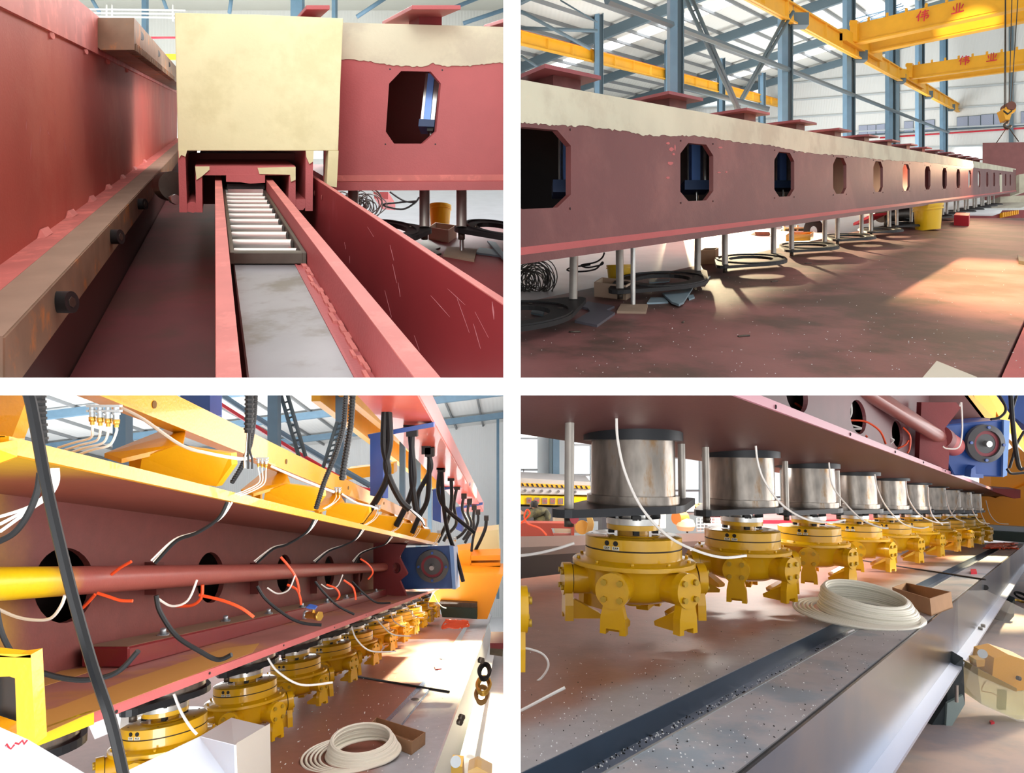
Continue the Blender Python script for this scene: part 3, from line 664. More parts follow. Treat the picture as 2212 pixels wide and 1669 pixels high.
M().hexa([R2(-12.5,29.4,-.04),R2(-9.3,29.4,-.04),R2(-9.3,33,-.04),R2(-12.5,33,-.04),R2(-12.5,29.4,-.02),R2(-9.3,29.4,-.02),R2(-9.3,33,-.02),R2(-12.5,33,-.02)]).build('glass', glow, t)
for k in range(5):
    M().tube([R2(-12.5,29.4+.8*k,-.2),R2(-9.3,29.8+.8*k,-.2)], .035, n=5, sub=1).build('truss_bar', blue_col, t)
    M().tube([R2(-12.5,30.2+.8*k,-.2),R2(-9.3,29.4+.8*k,-.2)], .03, n=5, sub=1).build('truss_bar', blue_col, t)
wm = mat('corrugated_wall2', (228,230,226), .6, bump=.8, bscale=2.4, wave='X')
wb = struct('wall_back', M().hexa([F2.P(-36,-2,END),F2.P(20,-2,END),F2.P(20,-2,END+.2),F2.P(-36,-2,END+.2),F2.P(-36,12,END),F2.P(20,12,END),F2.P(20,12,END+.2),F2.P(-36,12,END+.2)]), wm)
struct('wall_left', M().hexa([F2.P(-36.2,-2,8),F2.P(-36,-2,8),F2.P(-36,-2,END),F2.P(-36.2,-2,END),F2.P(-36.2,6,8),F2.P(-36,6,8),F2.P(-36,6,END),F2.P(-36.2,6,END)]), wm)
nE = F2.An; pE = F2.P(0,0,END-.06)
def E(x, y):
    r = W(x,y,1); return r*(pE.dot(nE)/r.dot(nE))
for k, u in enumerate((2.2,3.4,4.6,5.8,7.0)):
    M().hexa([F2.P(-36,u,END-.1),F2.P(10,u,END-.1),F2.P(10,u,END),F2.P(-36,u,END),F2.P(-36,u+.09,END-.1),F2.P(10,u+.09,END-.1),F2.P(10,u+.09,END),F2.P(-36,u+.09,END)]).build('girt', mat('pale_girt',(190,198,200),.6), wb)
louv = mat('louvre_grey', (168,176,196), .5, bump=.9, bscale=9, wave='Z')
wins = [((1855,271),(1873,270),(1873,289),(1855,290)),((1874,270),(1891,269),(1891,288),(1874,289)),((1893,269),(1911,267),(1911,287),(1893,288)),((1953,262),(1972,261),(1972,283),(1953,284)),((1996,260),(2018,258),(2018,280),(1996,281)),
 ((2067,253),(2090,251),(2090,275),(2067,277)),((2092,251),(2117,249),(2117,273),(2092,275)),((2119,248),(2145,246),(2145,271),(2119,273)),((2147,246),(2161,245),(2161,270),(2147,271)),((2205,241),(2225,240),(2225,266),(2205,267))]
for i, q in enumerate(wins):
    qp = [E(*p) for p in q]; ce = sum(qp, V())/4
    w = struct('window_%d' % (i+1), M().prism([ce+(p-ce)*1.07 for p in qp], nE*.04), blue_dark)
    M().prism([p-nE*.03 for p in qp], nE*.02).build('louvre_panel', louv, w)
tag(M().prism([E(x,y)-nE*.1 for x,y in ((2062,322),(2118,322),(2116,340),(2066,334))], nE*.05).build('lit_doorway', glow), 'bright doorway low in the end wall beside the machine box', 'doorway')
tag(M().tube([E(1900,297),E(2260,273)], .05, n=8, sub=1).build('red_pipe', red_pipe), 'red pipe running along the end wall under the louvred windows, upper right bay', 'pipe')
tag(M().tube([E(1850,292),E(2260,266)], .06, n=6, sub=1).build('wall_beam', blue_dark), 'grey horizontal beam under the louvred windows, upper right bay', 'beam')
for i, x in enumerate((1938,2184)):
    M().prism([E(x-5,0),E(x+5,0),E(x+5,420),E(x-5,420)], nE*-.15).build('wall_post', blue_dark, wb)
# columns
def column(c, D, w, top, label, group, k2=-.166):
    b = F2.D(c,-2.0,D); up = F2.up(b.x/b.y, k2)
    t = thing('roof_column', label, 'column', b, group)
    X = V((1,0,0)); Y = V((0,1,0)); h = top/2
    M().obox(b+up*h-X*w*.25, X*w*.28, Y*w*.5, up*h).build('blue_flange', blue_col, t)
    M().obox(b+up*h+X*w*.25, X*w*.22, Y*w*.08, up*h).build('column_web', blue_dark, t)
    M().obox(b+up*h+X*w*.48, X*w*.04, Y*w*.5, up*h).build('rear_flange', blue_dark, t)
    return t, b, up
for k in range(6):
    D = 13.98+5.08*k + (.6 if k == 5 else 0)
    t, b, up = column(c1, D, .30 if k else .27, 12.5, '%s tall blue steel column of the near row, upper right bay' % ORD[k], 'near row of columns')
    if k: M().obox(b+up*6.25+V((.35,0,0)), V((.25,0,0)), V((0,.12,0)), up*.16).build('rail_bracket', blue_dark, t)
for k in range(-1,4):
    D = 30.06+5.02*k
    t, b, up = column(c2, D, .36, 9.1, '%s blue steel column of the far row, upper right bay' % ORD[k+1], 'far row of columns')
for x in (1770,):
    pass
# runways
def runway(c, u0, u1, d0, d1, w, label, st, redline):
    t = thing('crane_runway', label, 'crane rail', F2.D(c,u0,d0))
    M().box(F2,c-w,c+w,u1-.05,u1,d0,d1,flat=True).build('top_flange', yellow_c, t)
    M().box(F2,c-w,c+w,u0,u0+.05,d0,d1,flat=True).build('bottom_flange', yellow_c, t)
    M().box(F2,c-.02,c+.02,u0,u1,d0,d1,flat=True).build('web', yellow_c, t)
    M().box(F2,c-.05,c+.03,u1,u1+.05,d0,d1,flat=True).build('rail', red_pipe if redline else steel_dk, t)
    n = int((d1-d0)/st)
    for i in range(n):
        d = d0+i*st
        M().box(F2,c-w*.9,c+w*.95,u0+.05,u1-.05,d,d+.03,flat=True).build('stiffener', yellow_c, t)
    return t
runway(c2+.5,5.36,5.9,14,52,.14,'yellow crane runway with red edge crossing behind the first blue column',1.25,True)
runway(c1+.75,4.36,4.90,8.5,41.5,.12,'big yellow crane runway descending to the end wall on the right',1.27,False)
# overhead cranes
def crane(Dl, ul, hl, Dr, cr_, ur, hr, lab, gap, lit=None):
    t = thing('overhead_crane', lab, 'crane', F2.D(-8.3,ul,Dl))
    for j, nm in enumerate(('front_girder','rear_girder')):
        o = A2*gap*j
        a0, a1 = F2.D(-8.1,ul-hl,Dl)+o, F2.D(cr_,ur-hr,Dr)+o
        b0, b1 = F2.D(-8.1,ul,Dl)+o, F2.D(cr_,ur,Dr)+o
        th = A2*.45
        gd = M().hexa([a0,a1,a1+th,a0+th,b0,b1,b1+th,b0+th]).build(nm, yellow_c, t)
        M().hexa([a0-A2*.06-V((0,0,.05)),a1-A2*.06-V((0,0,.05)),a1+th,a0+th,a0-A2*.06,a1-A2*.06,a1+th+V((0,0,.05)),a0+th+V((0,0,.05))]).build('bottom_flange', yellow_c, gd)
    M().box(F2,-8.5,-7.9,ul-hl-.1,ul-hl+.28,Dl-.9,Dl+gap+1.3,flat=True).build('end_carriage', yellow_c, t)
    M().box(F2,-8.0,-7.75,ul-hl+.0,ul+.08,Dl-.35,Dl-.05,flat=True).build('drive_box', orange_y, t)
    for j in range(10):
        f = j/9; p = F2.D(-8.1,ul,Dl).lerp(F2.D(cr_,ur,Dr), f)
        M().obox(p+V((0,0,.05)), V((.03,0,0)), V((0,.03,0)), V((0,0,.06))).build('lug', yellow_c, t)
    return t
def glyph(par, P, ex, ey, s, which):
    """two brush written characters built from strokes"""
    if which == 0:   # wei
        st = [((.32,1.0),(.22,.72),(.02,.42)),((.2,.68),(.2,.05)),((.42,.82),(.98,.86)),((.40,.60),(.92,.64)),((.34,.38),(.95,.44),(.93,.22),(.80,.20)),((.66,1.0),(.66,-.05))]
    else:            # ye
        st = [((.40,.95),(.40,.12)),((.62,.95),(.62,.12)),((.12,.72),(.22,.38)),((.90,.78),(.78,.40)),((.0,.06),(1.0,.12))]
    m = M(); nrm = ex.cross(ey).normalized()
    if nrm.dot(P) > 0: nrm = -nrm
    for s_ in st: m.tube([P+ex*(x*s)+ey*(y*s)+nrm*.02 for x,y in s_], s*.055, n=6, sub=3)
    m.build('red_character', red_pipe, par)
t = crane(22.1,5.34,.62,18.9,-1.5,5.86,.66,'nearer yellow overhead crane with red characters and a glowing lower face',1.5)
cD = lambda px, fr: None
def onface(px, py, Dl, Dr, cr_):
    a, b = F2.D(-8.1,0,Dl), F2.D(cr_,0,Dr); n = (b-a).cross(V((0,0,1))).normalized()
    r = W(px,py,1); return r*(a.dot(n)/r.dot(n)), (b-a).normalized()
for px, py, s, w in ((1978,48,20,0),(2054,32,20,1)):
    p, ex = onface(px,py,22.1-.07,18.9-.07,-1.5); ex = (ex+V((0,0,.08))).normalized(); glyph(t,p,ex,V((.1,0,1)),s*p.y/FPX*1.15,w)
t = crane(28.9,5.15,.55,25.6,-2.2,5.3,.55,'farther yellow overhead crane with red characters, upper right bay',1.3)
for px, py, s, w in ((2070,141,17,0),(2130,134,17,1)):
    p, ex = onface(px,py,28.9-.07,25.6-.07,-2.2); glyph(t,p,ex,V((.1,0,1)),s*p.y/FPX*1.15,w)
hk = thing('hook_block', 'yellow crane hook block with black chevrons hanging on wire ropes', 'hook', W(2176,240,17))
M().lathe(W(2176,238,17)-V((0,.12,0)), V((0,1,0)), [(0,0),(.13,0),(.13,.2),(0,.2)], n=24).build('sheave_cover', yellow_c, hk)
M().prism([W(x,y,16.86) for x,y in ((2165,236),(2188,236),(2184,248),(2181,258),(2172,258),(2169,248))], V((0,.2,0))).build('cheek_plate', yellow_c, hk)
M().prism([W(x,y,16.84) for x,y in ((2168,237),(2177,244),(2186,237),(2186,240),(2177,247),(2168,240))], V((0,.02,0))).build('black_chevron', black, hk)
M().lathe(W(2176,233,17)-V((0,.14,0)), V((0,1,0)), [(0,0),(.12,0),(.12,.24),(0,.24)], n=20).build('sheave', mat('brown_cover',(110,60,44),.5), hk)
M().tube([W(x,y,16.95) for x,y in ((2176,258),(2176,264),(2170,268),(2171,274),(2178,276),(2183,271))], .035, n=8, sub=4).build('hook', steel_dk, hk)
for x0, x1 in ((2169,2171),(2172,2172),(2179,2186),(2183,2200)):
    M().tube([W(x0,236,16.95),W(x1,-30,17.6)], .012, n=5, sub=1).build('wire_rope', steel_dk, hk)
for a, b in (((2175,274),(2152,308)),((2178,274),(2200,305))): M().tube([W(*a,16.95),W(*b,17)], .012, n=5, sub=1).build('sling_leg', steel_dk, hk)
tag(M().tube([F2.on_c(1311,0,-8.4),F2.on_c(1670,137,-8.4),F2.on_c(2049,286,-8.4)], .07, n=6, sub=1).build('cable_tray', blue_dark), 'long dark conduit beam descending across the blue columns, upper right bay', 'beam')
def lattice(p, q, D, w, lab):
    t = thing('lattice_brace', lab, 'brace', W(*q, D))
    a, b = W(*p,D), W(*q,D); n = V((w,0,0))
    M().tube([a,b], .045, n=6, sub=1).build('chord', blue_dark, t); M().tube([a+n,b+n*.3], .045, n=6, sub=1).build('chord', blue_dark, t)
    for i in range(9):
        f = (i+.5)/9.5; x = a.lerp(b,f); M().tube([x, x+n*(1-.7*f)+V((0,0,.05))], .025, n=5, sub=1).build('rung', blue_dark, t)
lattice((1475,-15),(1592,236),15.5,.16,'lattice brace sloping down right from the first blue column, upper right bay')
lattice((1702,24),(1588,236),17.5,.14,'lattice brace sloping down left from the second blue column, upper right bay')
for i,(a,b,D,r) in enumerate((((1125,24),(1275,105),24,.06),((1125,60),(1290,66),26,.07),((1476,186),(1660,236),17,.07),((1125,120),(1170,150),26,.05),((1210,0),(1290,48),26,.03))):
    tag(M().tube([W(*a,D),W(*b,D)], r, n=6, sub=1).build('tie_bar', blue_dark), 'thin steel tie bar under the roof, %s of five in the upper right bay' % ('first','second','third','fourth','fifth')[i], 'tie bar')
# spots standing in for sun patches, added fill for the hall
lamp('SPOT','sun_patch_bed', F2.D(-9,5.9,13), F2.D(-.9,-1.12,7.4), 60000, (1,.74,.36), spot_size=.5, spot_blend=.8, shadow_soft_size=.12)
lamp('SPOT','spot_under_beam', F2.D(-14,1.0,22), F2.D(-4.3,-1.12,11.5), 60000, (1,.80,.5), spot_size=.55, spot_blend=.7, shadow_soft_size=.15)  # added low lamp for the lit strip beneath the beam
lamp('SPOT','sun_patch_crane', W(2150,300,12), W(2095,72,20.5), 14000, (1,.88,.55), spot_size=.15, spot_blend=.6)  # spot set below the crane, stands in for sun on the girder
lamp('AREA','beam_inside_fill', F2.D(-3.95,.40,21), F2.D(-6.1,-.3,21), 260, (1,.62,.36), shape='RECTANGLE', size=9, size_y=.1)  # added lamp hidden inside the beam, imitates sunlit patches on the rear web
lamp('AREA','hall_uplight', F2.P(-18,-.9,18), F2.P(-18,7,18.0), 1900, (1,1,1), shape='RECTANGLE', size=14, size_y=14)  # unseen uplight added to brighten the roof sheets
lamp('AREA','hall_uplight_far', F2.P(-15,-.5,30), F2.P(-14,7,32), 1500, (1,1,1), shape='RECTANGLE', size=8, size_y=8)  # second added uplight, for the far roof
for _o in bpy.data.objects:
    if _o.parent is None and "bay" not in _o: _o["bay"] = 2
# ================================================================ grinding heads and presses (used in both lower bays)
def matfade(name, rgb1, rgb2, n, t0, t1, noise=.25, ns=3., rough=.5, bump=.1, var=.1, rgb3=None, metal=0., coat=0.):
    m = mat(name, rgb1, rough, metal, bump=bump, bscale=50, coat=coat); nt = m.node_tree; N = nt.nodes; L = nt.links
    g = N.new('ShaderNodeNewGeometry'); d = N.new('ShaderNodeVectorMath'); d.operation = 'DOT_PRODUCT'; d.inputs[1].default_value = n
    L.new(g.outputs['Position'], d.inputs[0])
    no = N.new('ShaderNodeTexNoise'); no.inputs['Scale'].default_value = ns; no.inputs['Detail'].default_value = 6; L.new(g.outputs['Position'], no.inputs['Vector'])
    a = N.new('ShaderNodeMath'); a.operation = 'MULTIPLY_ADD'; a.inputs[1].default_value = noise; L.new(no.outputs['Fac'], a.inputs[0]); L.new(d.outputs['Value'], a.inputs[2])
    r = N.new('ShaderNodeMapRange'); r.interpolation_type = 'SMOOTHSTEP'; r.inputs[1].default_value = t0+noise/2; r.inputs[2].default_value = t1+noise/2; L.new(a.outputs[0], r.inputs[0])
    mx = N.new('ShaderNodeMix'); mx.data_type = 'RGBA'; mx.inputs[6].default_value = (*lin(rgb1),1); mx.inputs[7].default_value = (*lin(rgb2),1); L.new(r.outputs[0], mx.inputs[0])
    n2 = N.new('ShaderNodeTexNoise'); n2.inputs['Scale'].default_value = 7; n2.inputs['Detail'].default_value = 8; n2.inputs['Roughness'].default_value = .7; L.new(g.outputs['Position'], n2.inputs['Vector'])
    r2 = N.new('ShaderNodeMapRange'); r2.inputs[1].default_value = .3; r2.inputs[2].default_value = .7; r2.inputs[3].default_value = 1-var; r2.inputs[4].default_value = 1+var; L.new(n2.outputs['Fac'], r2.inputs[0])
    h = N.new('ShaderNodeVectorMath'); h.operation = 'SCALE'; L.new(mx.outputs[2], h.inputs[0]); L.new(r2.outputs[0], h.inputs['Scale'])
    L.new(h.outputs[0], N['Principled BSDF'].inputs['Base Color']); return m
yel = mat('head_yellow_enamel', (232,178,12), .3, coat=.5, var=.05, vscale=4)
yelb = mat('worn_yellow_bolt', (196,160,52), .35, .3)
seam = mat('dark_seam', (70,52,16), .6)
drumst = mat('streaked_drum_steel', (142,134,126), .24, 1., var=.38, vscale=6, rgb2=(120,94,66), mixs=3.0, mixp=(.54,.70), bump=.12, bscale=7, stretch=(2.2,2.2,.7))  # darker tone and brown patches, stretched along the drum
plate_bk = mat('black_clamp_steel', (36,38,42), .4, .3)
label_w = mat('label_white', (236,232,210), .5)
def head(o, up, R, label, group, phi0, labphi, detail=True):
    up = up.normalized(); e = V((1,0,0)); e = (e-up*e.dot(up)).normalized(); fr = e.cross(up) ; fr = -fr if fr.y > 0 else fr
    t = thing('grinding_head', label, 'grinding head', o+up*(-1.7*R), group)
    Q = lambda rad, h, ph: o+R*(up*h+rad*(fr*math.cos(ph)+e*math.sin(ph)))
    la = lambda prof, nm, m, n=40: M().lathe(o, up, [(r*R,h*R) for r,h in prof], n=n).build(nm, m, t)
    la([(.30,.5),(.30,.33)], 'shaft', steel)
    la([(0,.345),(.56,.345),(.56,.22),(0,.22)], 'coupling_flange', steel)
    la([(0,.215),(.55,.215),(.55,.11),(.33,.10),(.33,0)], 'yellow_flange', yel)
    for k in range(4):
        ph = phi0+.4+k*math.pi/2
        M().obox(Q(.47,.37,ph), R*.09*e, R*.09*fr, up*R*.045).build('coupling_bolt', black, t)
        M().obox(Q(.46,.07,ph), R*.06*e, R*.06*fr, up*R*.05).build('flange_nut', black, t)
    la([(.33,.0),(.55,.0),(.56,-.012),(.97,-.012),(1.0,-.03),(1.0,-.235)], 'upper_disc', yel, 56)
    la([(1.0,-.235),(.985,-.238),(.985,-.262),(1.0,-.265)], 'disc_seam', seam, 56)
    la([(1.0,-.265),(1.0,-.46),(1.05,-.49),(1.24,-.5),(1.27,-.52),(1.27,-.60),(1.12,-.62)], 'lower_disc', yel, 56)
    la([(1.12,-.62),(1.06,-.70),(1.04,-1.0),(.95,-1.18),(.7,-1.3),(.0,-1.33)], 'body', yel, 48)
    la([(.2,-1.3),(.16,-1.45),(0,-1.45)], 'drain_boss', yel, 16)
    if detail:
        for k in range(10):
            ph = phi0+.25+k*.6283
            M().cyl(Q(1.17,-.5,ph), Q(1.17,-.44,ph), R*.035, n=6).build('flange_bolt', yel, t)
        for k in range(6):
            ph = .3+k*1.047
            M().cyl(Q(.86,-.015,ph), Q(.86,-.008,ph), R*.022, n=8).build('screw_hole', seam, t)
        for j, dp in enumerate((0,.19)):
            ph = labphi+dp; n = (Q(1,0,ph)-Q(0,0,ph)).normalized(); s = n.cross(up)
            M().cyl(Q(.99,-.10,ph), Q(1.012,-.10,ph), R*.05, n=14).build('port_plug', black, t)
            lb = M().obox(Q(1.003,-.2+.005,ph), s*R*.075, up*R*.035, n*R*.006).build('name_label', label_w, t)
            for q in (-.4,.0,.4): M().obox(Q(1.010,-.185,ph)+s*R*.1*q, s*R*.014, up*R*.010, n*R*.001).build('print_mark', black, lb)
            M().obox(Q(1.010,-.212,ph), s*R*.055, up*R*.004, n*R*.001).build('print_line', black, lb)
    for k in range(6):
        ph = phi0+k*math.pi/3
        rad = (fr*math.cos(ph)+e*math.sin(ph)); tan = rad.cross(up).normalized()
        a = o+R*(up*(-.92)); 
        M().cyl(a+rad*.9*R, a+rad*1.30*R, .30*R, .30*R, n=24).build('port_barrel', yel, t)
        M().cyl(a+rad*1.30*R, a+rad*1.32*R, .30*R, n=24).build('port_seam', seam, t)
        cp = M().cyl(a+rad*1.32*R, a+rad*1.50*R, .33*R, n=28).build('port_cap', yel, t)
        for s, q in ((-1,-1),(1,-1),(1,1),(-1,1)):
            b = a+rad*1.50*R+tan*s*.155*R+up*q*.155*R
            M().cyl(b, b+rad*.06*R, .06*R, n=6).build('cap_bolt', yelb, cp)
        ft = M().prism([a+rad*1.30*R+tan*x*R+up*(y+.92)*R for x,y in ((-.25,-1.72),(-.24,-1.42),(-.17,-1.12),(.17,-1.12),(.24,-1.42),(.25,-1.72),(.13,-1.72),(.13,-1.62),(-.13,-1.62),(-.13,-1.72))], rad*.17*R).build('foot', yel, t)
        M().prism([a+rad*x*R+up*(y+.92)*R-tan*.13*R for x,y in ((1.31,-1.70),(.72,-1.70),(.70,-1.62),(.80,-1.56),(1.31,-1.30))], tan*.26*R).build('wedge_foot', yel, t)
    return t
def press(o, up, R, X, hx, ear, top, rodtop, label, group, drumr=.88):
    """o: disc centre of the head below; top: height of the beam underside above o"""
    up = up.normalized()
    t = thing('press_cylinder', label, 'press', o+up*.5*R, group)
    e = V((1,0,0)); e = (e-up*e.dot(up)).normalized(); Y = up.cross(e).normalized()
    Xn = (X-up*X.dot(up)).normalized(); Yn = up.cross(Xn).normalized()
    c0 = o+up*.50*R
    out = hull(circ(0,0,1.08*R,n=40)+circ(hx,0,ear,n=12)+circ(-hx,0,ear,n=12))
    M().plate([c0+Xn*x+Yn*y for x,y in out], [[c0+Xn*x+Yn*y for x,y in circ(0,0,.4*R,n=20)]], up*.15*R).build('clamp_plate', plate_bk, t)
    M().lathe(o, up, [(.0,.65*R),(.97*R,.65*R),(.97*R,.82*R),(0,.82*R)], n=44).build('base_flange', drumst, t)
    M().lathe(o, up, [(drumr*R,.82*R),(drumr*R,top-.2*R)], n=48).build('drum', drumst, t)
    M().lathe(o, up, [(0,top-.28*R),(1.05*R,top-.28*R),(1.05*R,top+.02*R)], n=44).build('upper_collar', plate_bk, t)
    for s in (-1,1):
        b = c0+Xn*hx*s*.96+up*.1*R
        M().cyl(b, b+up*(rodtop-.6*R), .09*R, n=18).build('guide_rod', rod_steel, t)
        M().cyl(b-up*.28*R, b-up*.1*R, .09*R, n=6).build('rod_nut', steel_dk, t)
    return t
def coil(o, up, R, n_up, label, fx=1.0):
    """stack of white tube loops with loose loops at its foot"""
    t = thing('tube_coil', label, 'tube coil', o)
    up = up.normalized(); e = V((1,0,0)); e = (e-up*e.dot(up)).normalized(); g = up.cross(e)
    rt = R*.033
    def loop(c, r, ux, uy, nm='tube_loop'):
        M().tube([c+ux*r*math.cos(a)+uy*r*math.sin(a) for a in [k*math.pi/7 for k in range(14)]], rt, n=7, sub=4, closed=True).build(nm, coilm, t)
    for k in range(n_up):
        f = k/(n_up-1)
        tl = .03+.10*f; u2 = (up*math.cos(tl)+e*math.sin(tl)*.3-g*math.sin(tl)).normalized()
        ex = (e-u2*e.dot(u2)).normalized(); gy = u2.cross(ex)
        c = o+up*(rt+rt*1.25*k)-e*R*.06*f+g*R*.03*f
        for j in range(2): loop(c+up*rt*.3*j, R*(.98-.16*f-.05*j+random.uniform(-.02,.02)), ex, gy)
    for k in range(5):
        loop(o-e*R*(.08+.075*k)-g*R*(.06+.03*k)+up*rt*(1+.2*k), R*(1.06+.035*k), e, g, 'loose_loop')
    for k in range(4):
        loop(o+up*rt+e*R*(.04+.02*k), R*(.80-.03*k+.14), e, g, 'inner_loop')
    return t
coilm = mat('milky_nylon', (240,236,220), .35, spec=.5)
def wires(pts, r, m, nm, label, cat='cable', group=None, n=7):
    return tag(M().tube(pts, r, n=n).build(nm, m), label, cat, group)

# ================================================================ BAY 3 (lower left): yellow and red gantry over a row of heads
A3 = F3.A
Z3 = -2.45
n3 = (1, -F3.A.x, 0)
bedm3 = matfade('bed_brown_to_grey', (150,98,84), (176,182,190), n3, -1.75, -1.35, .5, 2.0, rough=.42, var=.10)
def px3(u): return lambda x, y: F3.on_u(x, y, u)
bed3 = struct('floor_bed', M().prism([F3.D(c,Z3,d) for c,d in ((-9,5.6),(-.93,5.6),(-.93,30),(-9,30))], (0,0,-.1)), bedm3)
struct('floor_hall', M().box(F3,-40,30,-3.9,-3.8,2,70,flat=True), white_floor)
# bed details: slot, channel edge
sl = thing('bed_slot', 'long bluish slot strip running along the machine bed, lower left bay', 'slot', F3.D(-1.5,Z3,8))
ps = px3(Z3+.006)
M().prism([ps(*p) for p in ((826,1560),(866,1569),(968,1440),(948,1434))], (0,0,-.004)).build('slot_floor', mat('slot_blue_steel',(104,142,172),.25,.5), sl)
M().prism([ps(*p) for p in ((948,1434),(968,1440),(1010,1352),(1004,1350))], (0,0,-.004)).build('slot_floor', mat('slot_pale',(170,190,205),.3,.5), sl)
M().prism([F3.on_u(*p,Z3+.010) for p in ((836,1562),(862,1568),(962,1442),(954,1438))], (0,0,-.003)).build('slot_lip', alu, sl)
for x,y,w in ((896,1509,9),(957,1420,8),(969,1412,5)):
    M().prism([F3.on_u(x+w*math.cos(a),y+w*.35*math.sin(a),Z3+.014) for a in [k*.628 for k in range(10)]], (0,0,-.004)).build('slot_hole', black, sl)
tag(M().prism([F3.on_u(*p,Z3+.03) for p in ((938,1437),(952,1438),(954,1443),(940,1444))], (0,0,-.03)).build('plastic_stopper', red_pipe), 'small red cap lying in the bed slot, lower left bay', 'cap')
tag(M().tube([F3.on_u(770,1460,Z3+.02),F3.on_u(970,1493,Z3+.02)], .02, n=6, sub=1).build('steel_rod', black), 'thin dark rod lying across the machine bed, lower left bay', 'rod')
ch = thing('bed_channel', 'bright bent steel channel along the right edge of the bed, lower left bay', 'channel', F3.D(-.9,Z3,8))
M().prism([F3.D(c,u,5.8) for c,u in ((-.93,Z3),(-.90,Z3),(-.80,Z3-.55),(-.58,Z3-.60),(-.58,Z3-.63),(-.83,Z3-.60),(-.93,Z3-.04))], A3*20).build('channel_body', mat('brushed_channel',(214,220,222),.25,.7), ch)
for x,y in ((993,1547),(989,1557),(1035,1424)):
    p = W(x,y,7.2); M().cyl(p, p+V((.04,-.03,0)), .035, n=6).build('channel_bolt', steel_dk, ch)
# lower flange plate and web of the crossbeam
cb3 = thing('gantry_crossbeam', 'dark red crossbeam with round openings and yellow upper flange, lower left bay', 'beam', F3.D(-2.6,-.7,6))
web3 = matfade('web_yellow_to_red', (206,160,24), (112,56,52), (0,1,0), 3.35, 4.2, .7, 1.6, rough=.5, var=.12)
hol = []
for k in range(5):
    dk = 4.51+2.17*k
    hol.append([F3.D(-3.1, -.165+.262*math.sin(a), dk+.31*math.cos(a)) for a in [i*math.pi/14 for i in range(28)]])
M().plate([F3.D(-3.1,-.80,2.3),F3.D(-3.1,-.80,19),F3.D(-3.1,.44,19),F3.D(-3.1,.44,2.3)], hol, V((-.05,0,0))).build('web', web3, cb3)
M().box(F3,-3.62,-3.58,-.75,.41,2.3,17,flat=True).build('shade_plate', mat('inside_shade_red',(34,18,18),.7), cb3)  # added dark plate, shade behind the round openings is its colour
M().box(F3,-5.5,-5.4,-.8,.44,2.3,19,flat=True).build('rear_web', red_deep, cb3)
low3 = mat('lower_plate_top', (142,90,84), .55, var=.12, rgb2=(156,104,66), mixs=1.0, mixp=(.5,.62))
M().box(F3,-5.5,-2.12,-.81,-.752,2.3,18.9,flat=True).build('lower_plate', red_dark, cb3)
M().box(F3,-3.1,-2.12,-.752,-.75,2.3,18.9,flat=True).build('plate_top', low3, cb3)
M().box(F3,-2.12,-2.10,-.81,-.75,3.25,18.9,flat=True).build('plate_edge', red1, cb3)
M().box(F3,-2.12,-2.095,-.815,-.748,2.5,3.25,flat=True).build('yellow_plate_edge', mat('edge_yellow',(222,190,20),.4), cb3)
M().prism([F3.on_u(*p,-.748) for p in ((78,1590),(78,1538),(118,1528),(270,1470),(480,1400),(560,1388),(545,1408),(300,1500),(180,1545))], (0,0,-.002)).build('overspray_stripe', mat('ochre_overspray',(172,124,62),.5), cb3)
M().prism([F3.on_u(*p,-.748) for p in ((60,1478),(130,1448),(240,1432),(200,1448),(70,1488))], (0,0,-.002)).build('overspray_stripe', mat('ochre_overspray',(172,124,62),.5), cb3)
for x,y in ((250,1540),(452,1457),(543,1415+20),(612,1397),(722,1358),(790,1332)):
    p = F3.on_c(x,y-4,-2.098); M().cyl(p, p+V((.006,0,0)), .009, n=8).build('edge_hole', black, cb3)
p = F3.on_c(571,1412,-2.096)
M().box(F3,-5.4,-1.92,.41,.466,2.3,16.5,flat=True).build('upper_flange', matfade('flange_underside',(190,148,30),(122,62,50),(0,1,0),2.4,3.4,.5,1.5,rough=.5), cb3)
M().box(F3,-1.92,-1.885,.405,.47,2.43,16.5,flat=True).build('flange_edge', orange_y, cb3)
M().box(F3,-3.09,-1.90,.466,.472,2.43,16.5,flat=True).build('flange_top', orange_y, cb3)
M().hexa([W(-30,960,2.3),W(37,949,2.40),W(37,985,2.42),W(-30,1010,2.35),W(-30,990,2.6),W(37,955,2.7),W(37,990,2.7),W(-30,1010,2.6)]).build('bent_yellow_plate', orange_y, cb3)
M().prism([W(x,y,2.9) for x,y in ((-30,840),(58,840),(54,870),(24,948),(24,990),(-30,990))], V((0,.08,0))).build('yellow_gusset', orange_y, cb3)
bb = thing('red_box_bar', 'glossy dark red square bar bolted on the lower plate against the web, lower left bay', 'bar', F3.D(-2.85,-.7,6))
M().box(F3,-3.04,-2.70,-.75,-.602,4.57,14,flat=True).build('bar_body', mat('gloss_dark_red',(112,34,38),.25,coat=.5), bb, bevel=.012)
M().box(F3,-3.03,-2.72,-.602,-.600,4.60,14,flat=True).build('dusty_top', mat('brown_dust',(124,92,70),.8), bb)
for k, (x,y) in enumerate(((352,1368),(487,1338),(580,1322),(652,1308),(706,1297),(748,1288),(781,1280),(812,1274))):
    p = F3.on_u(x,y+3,-.60)
    bo = M().lathe(p, V((0,0,1)), [(0,.0),(.045,0),(.045,.01),(.0,.01)], n=14).build('washer', alu, bb)
    M().cyl(p+V((0,0,.01)), p+V((0,0,.055)), .024, n=6).build('bolt', alu, bb)
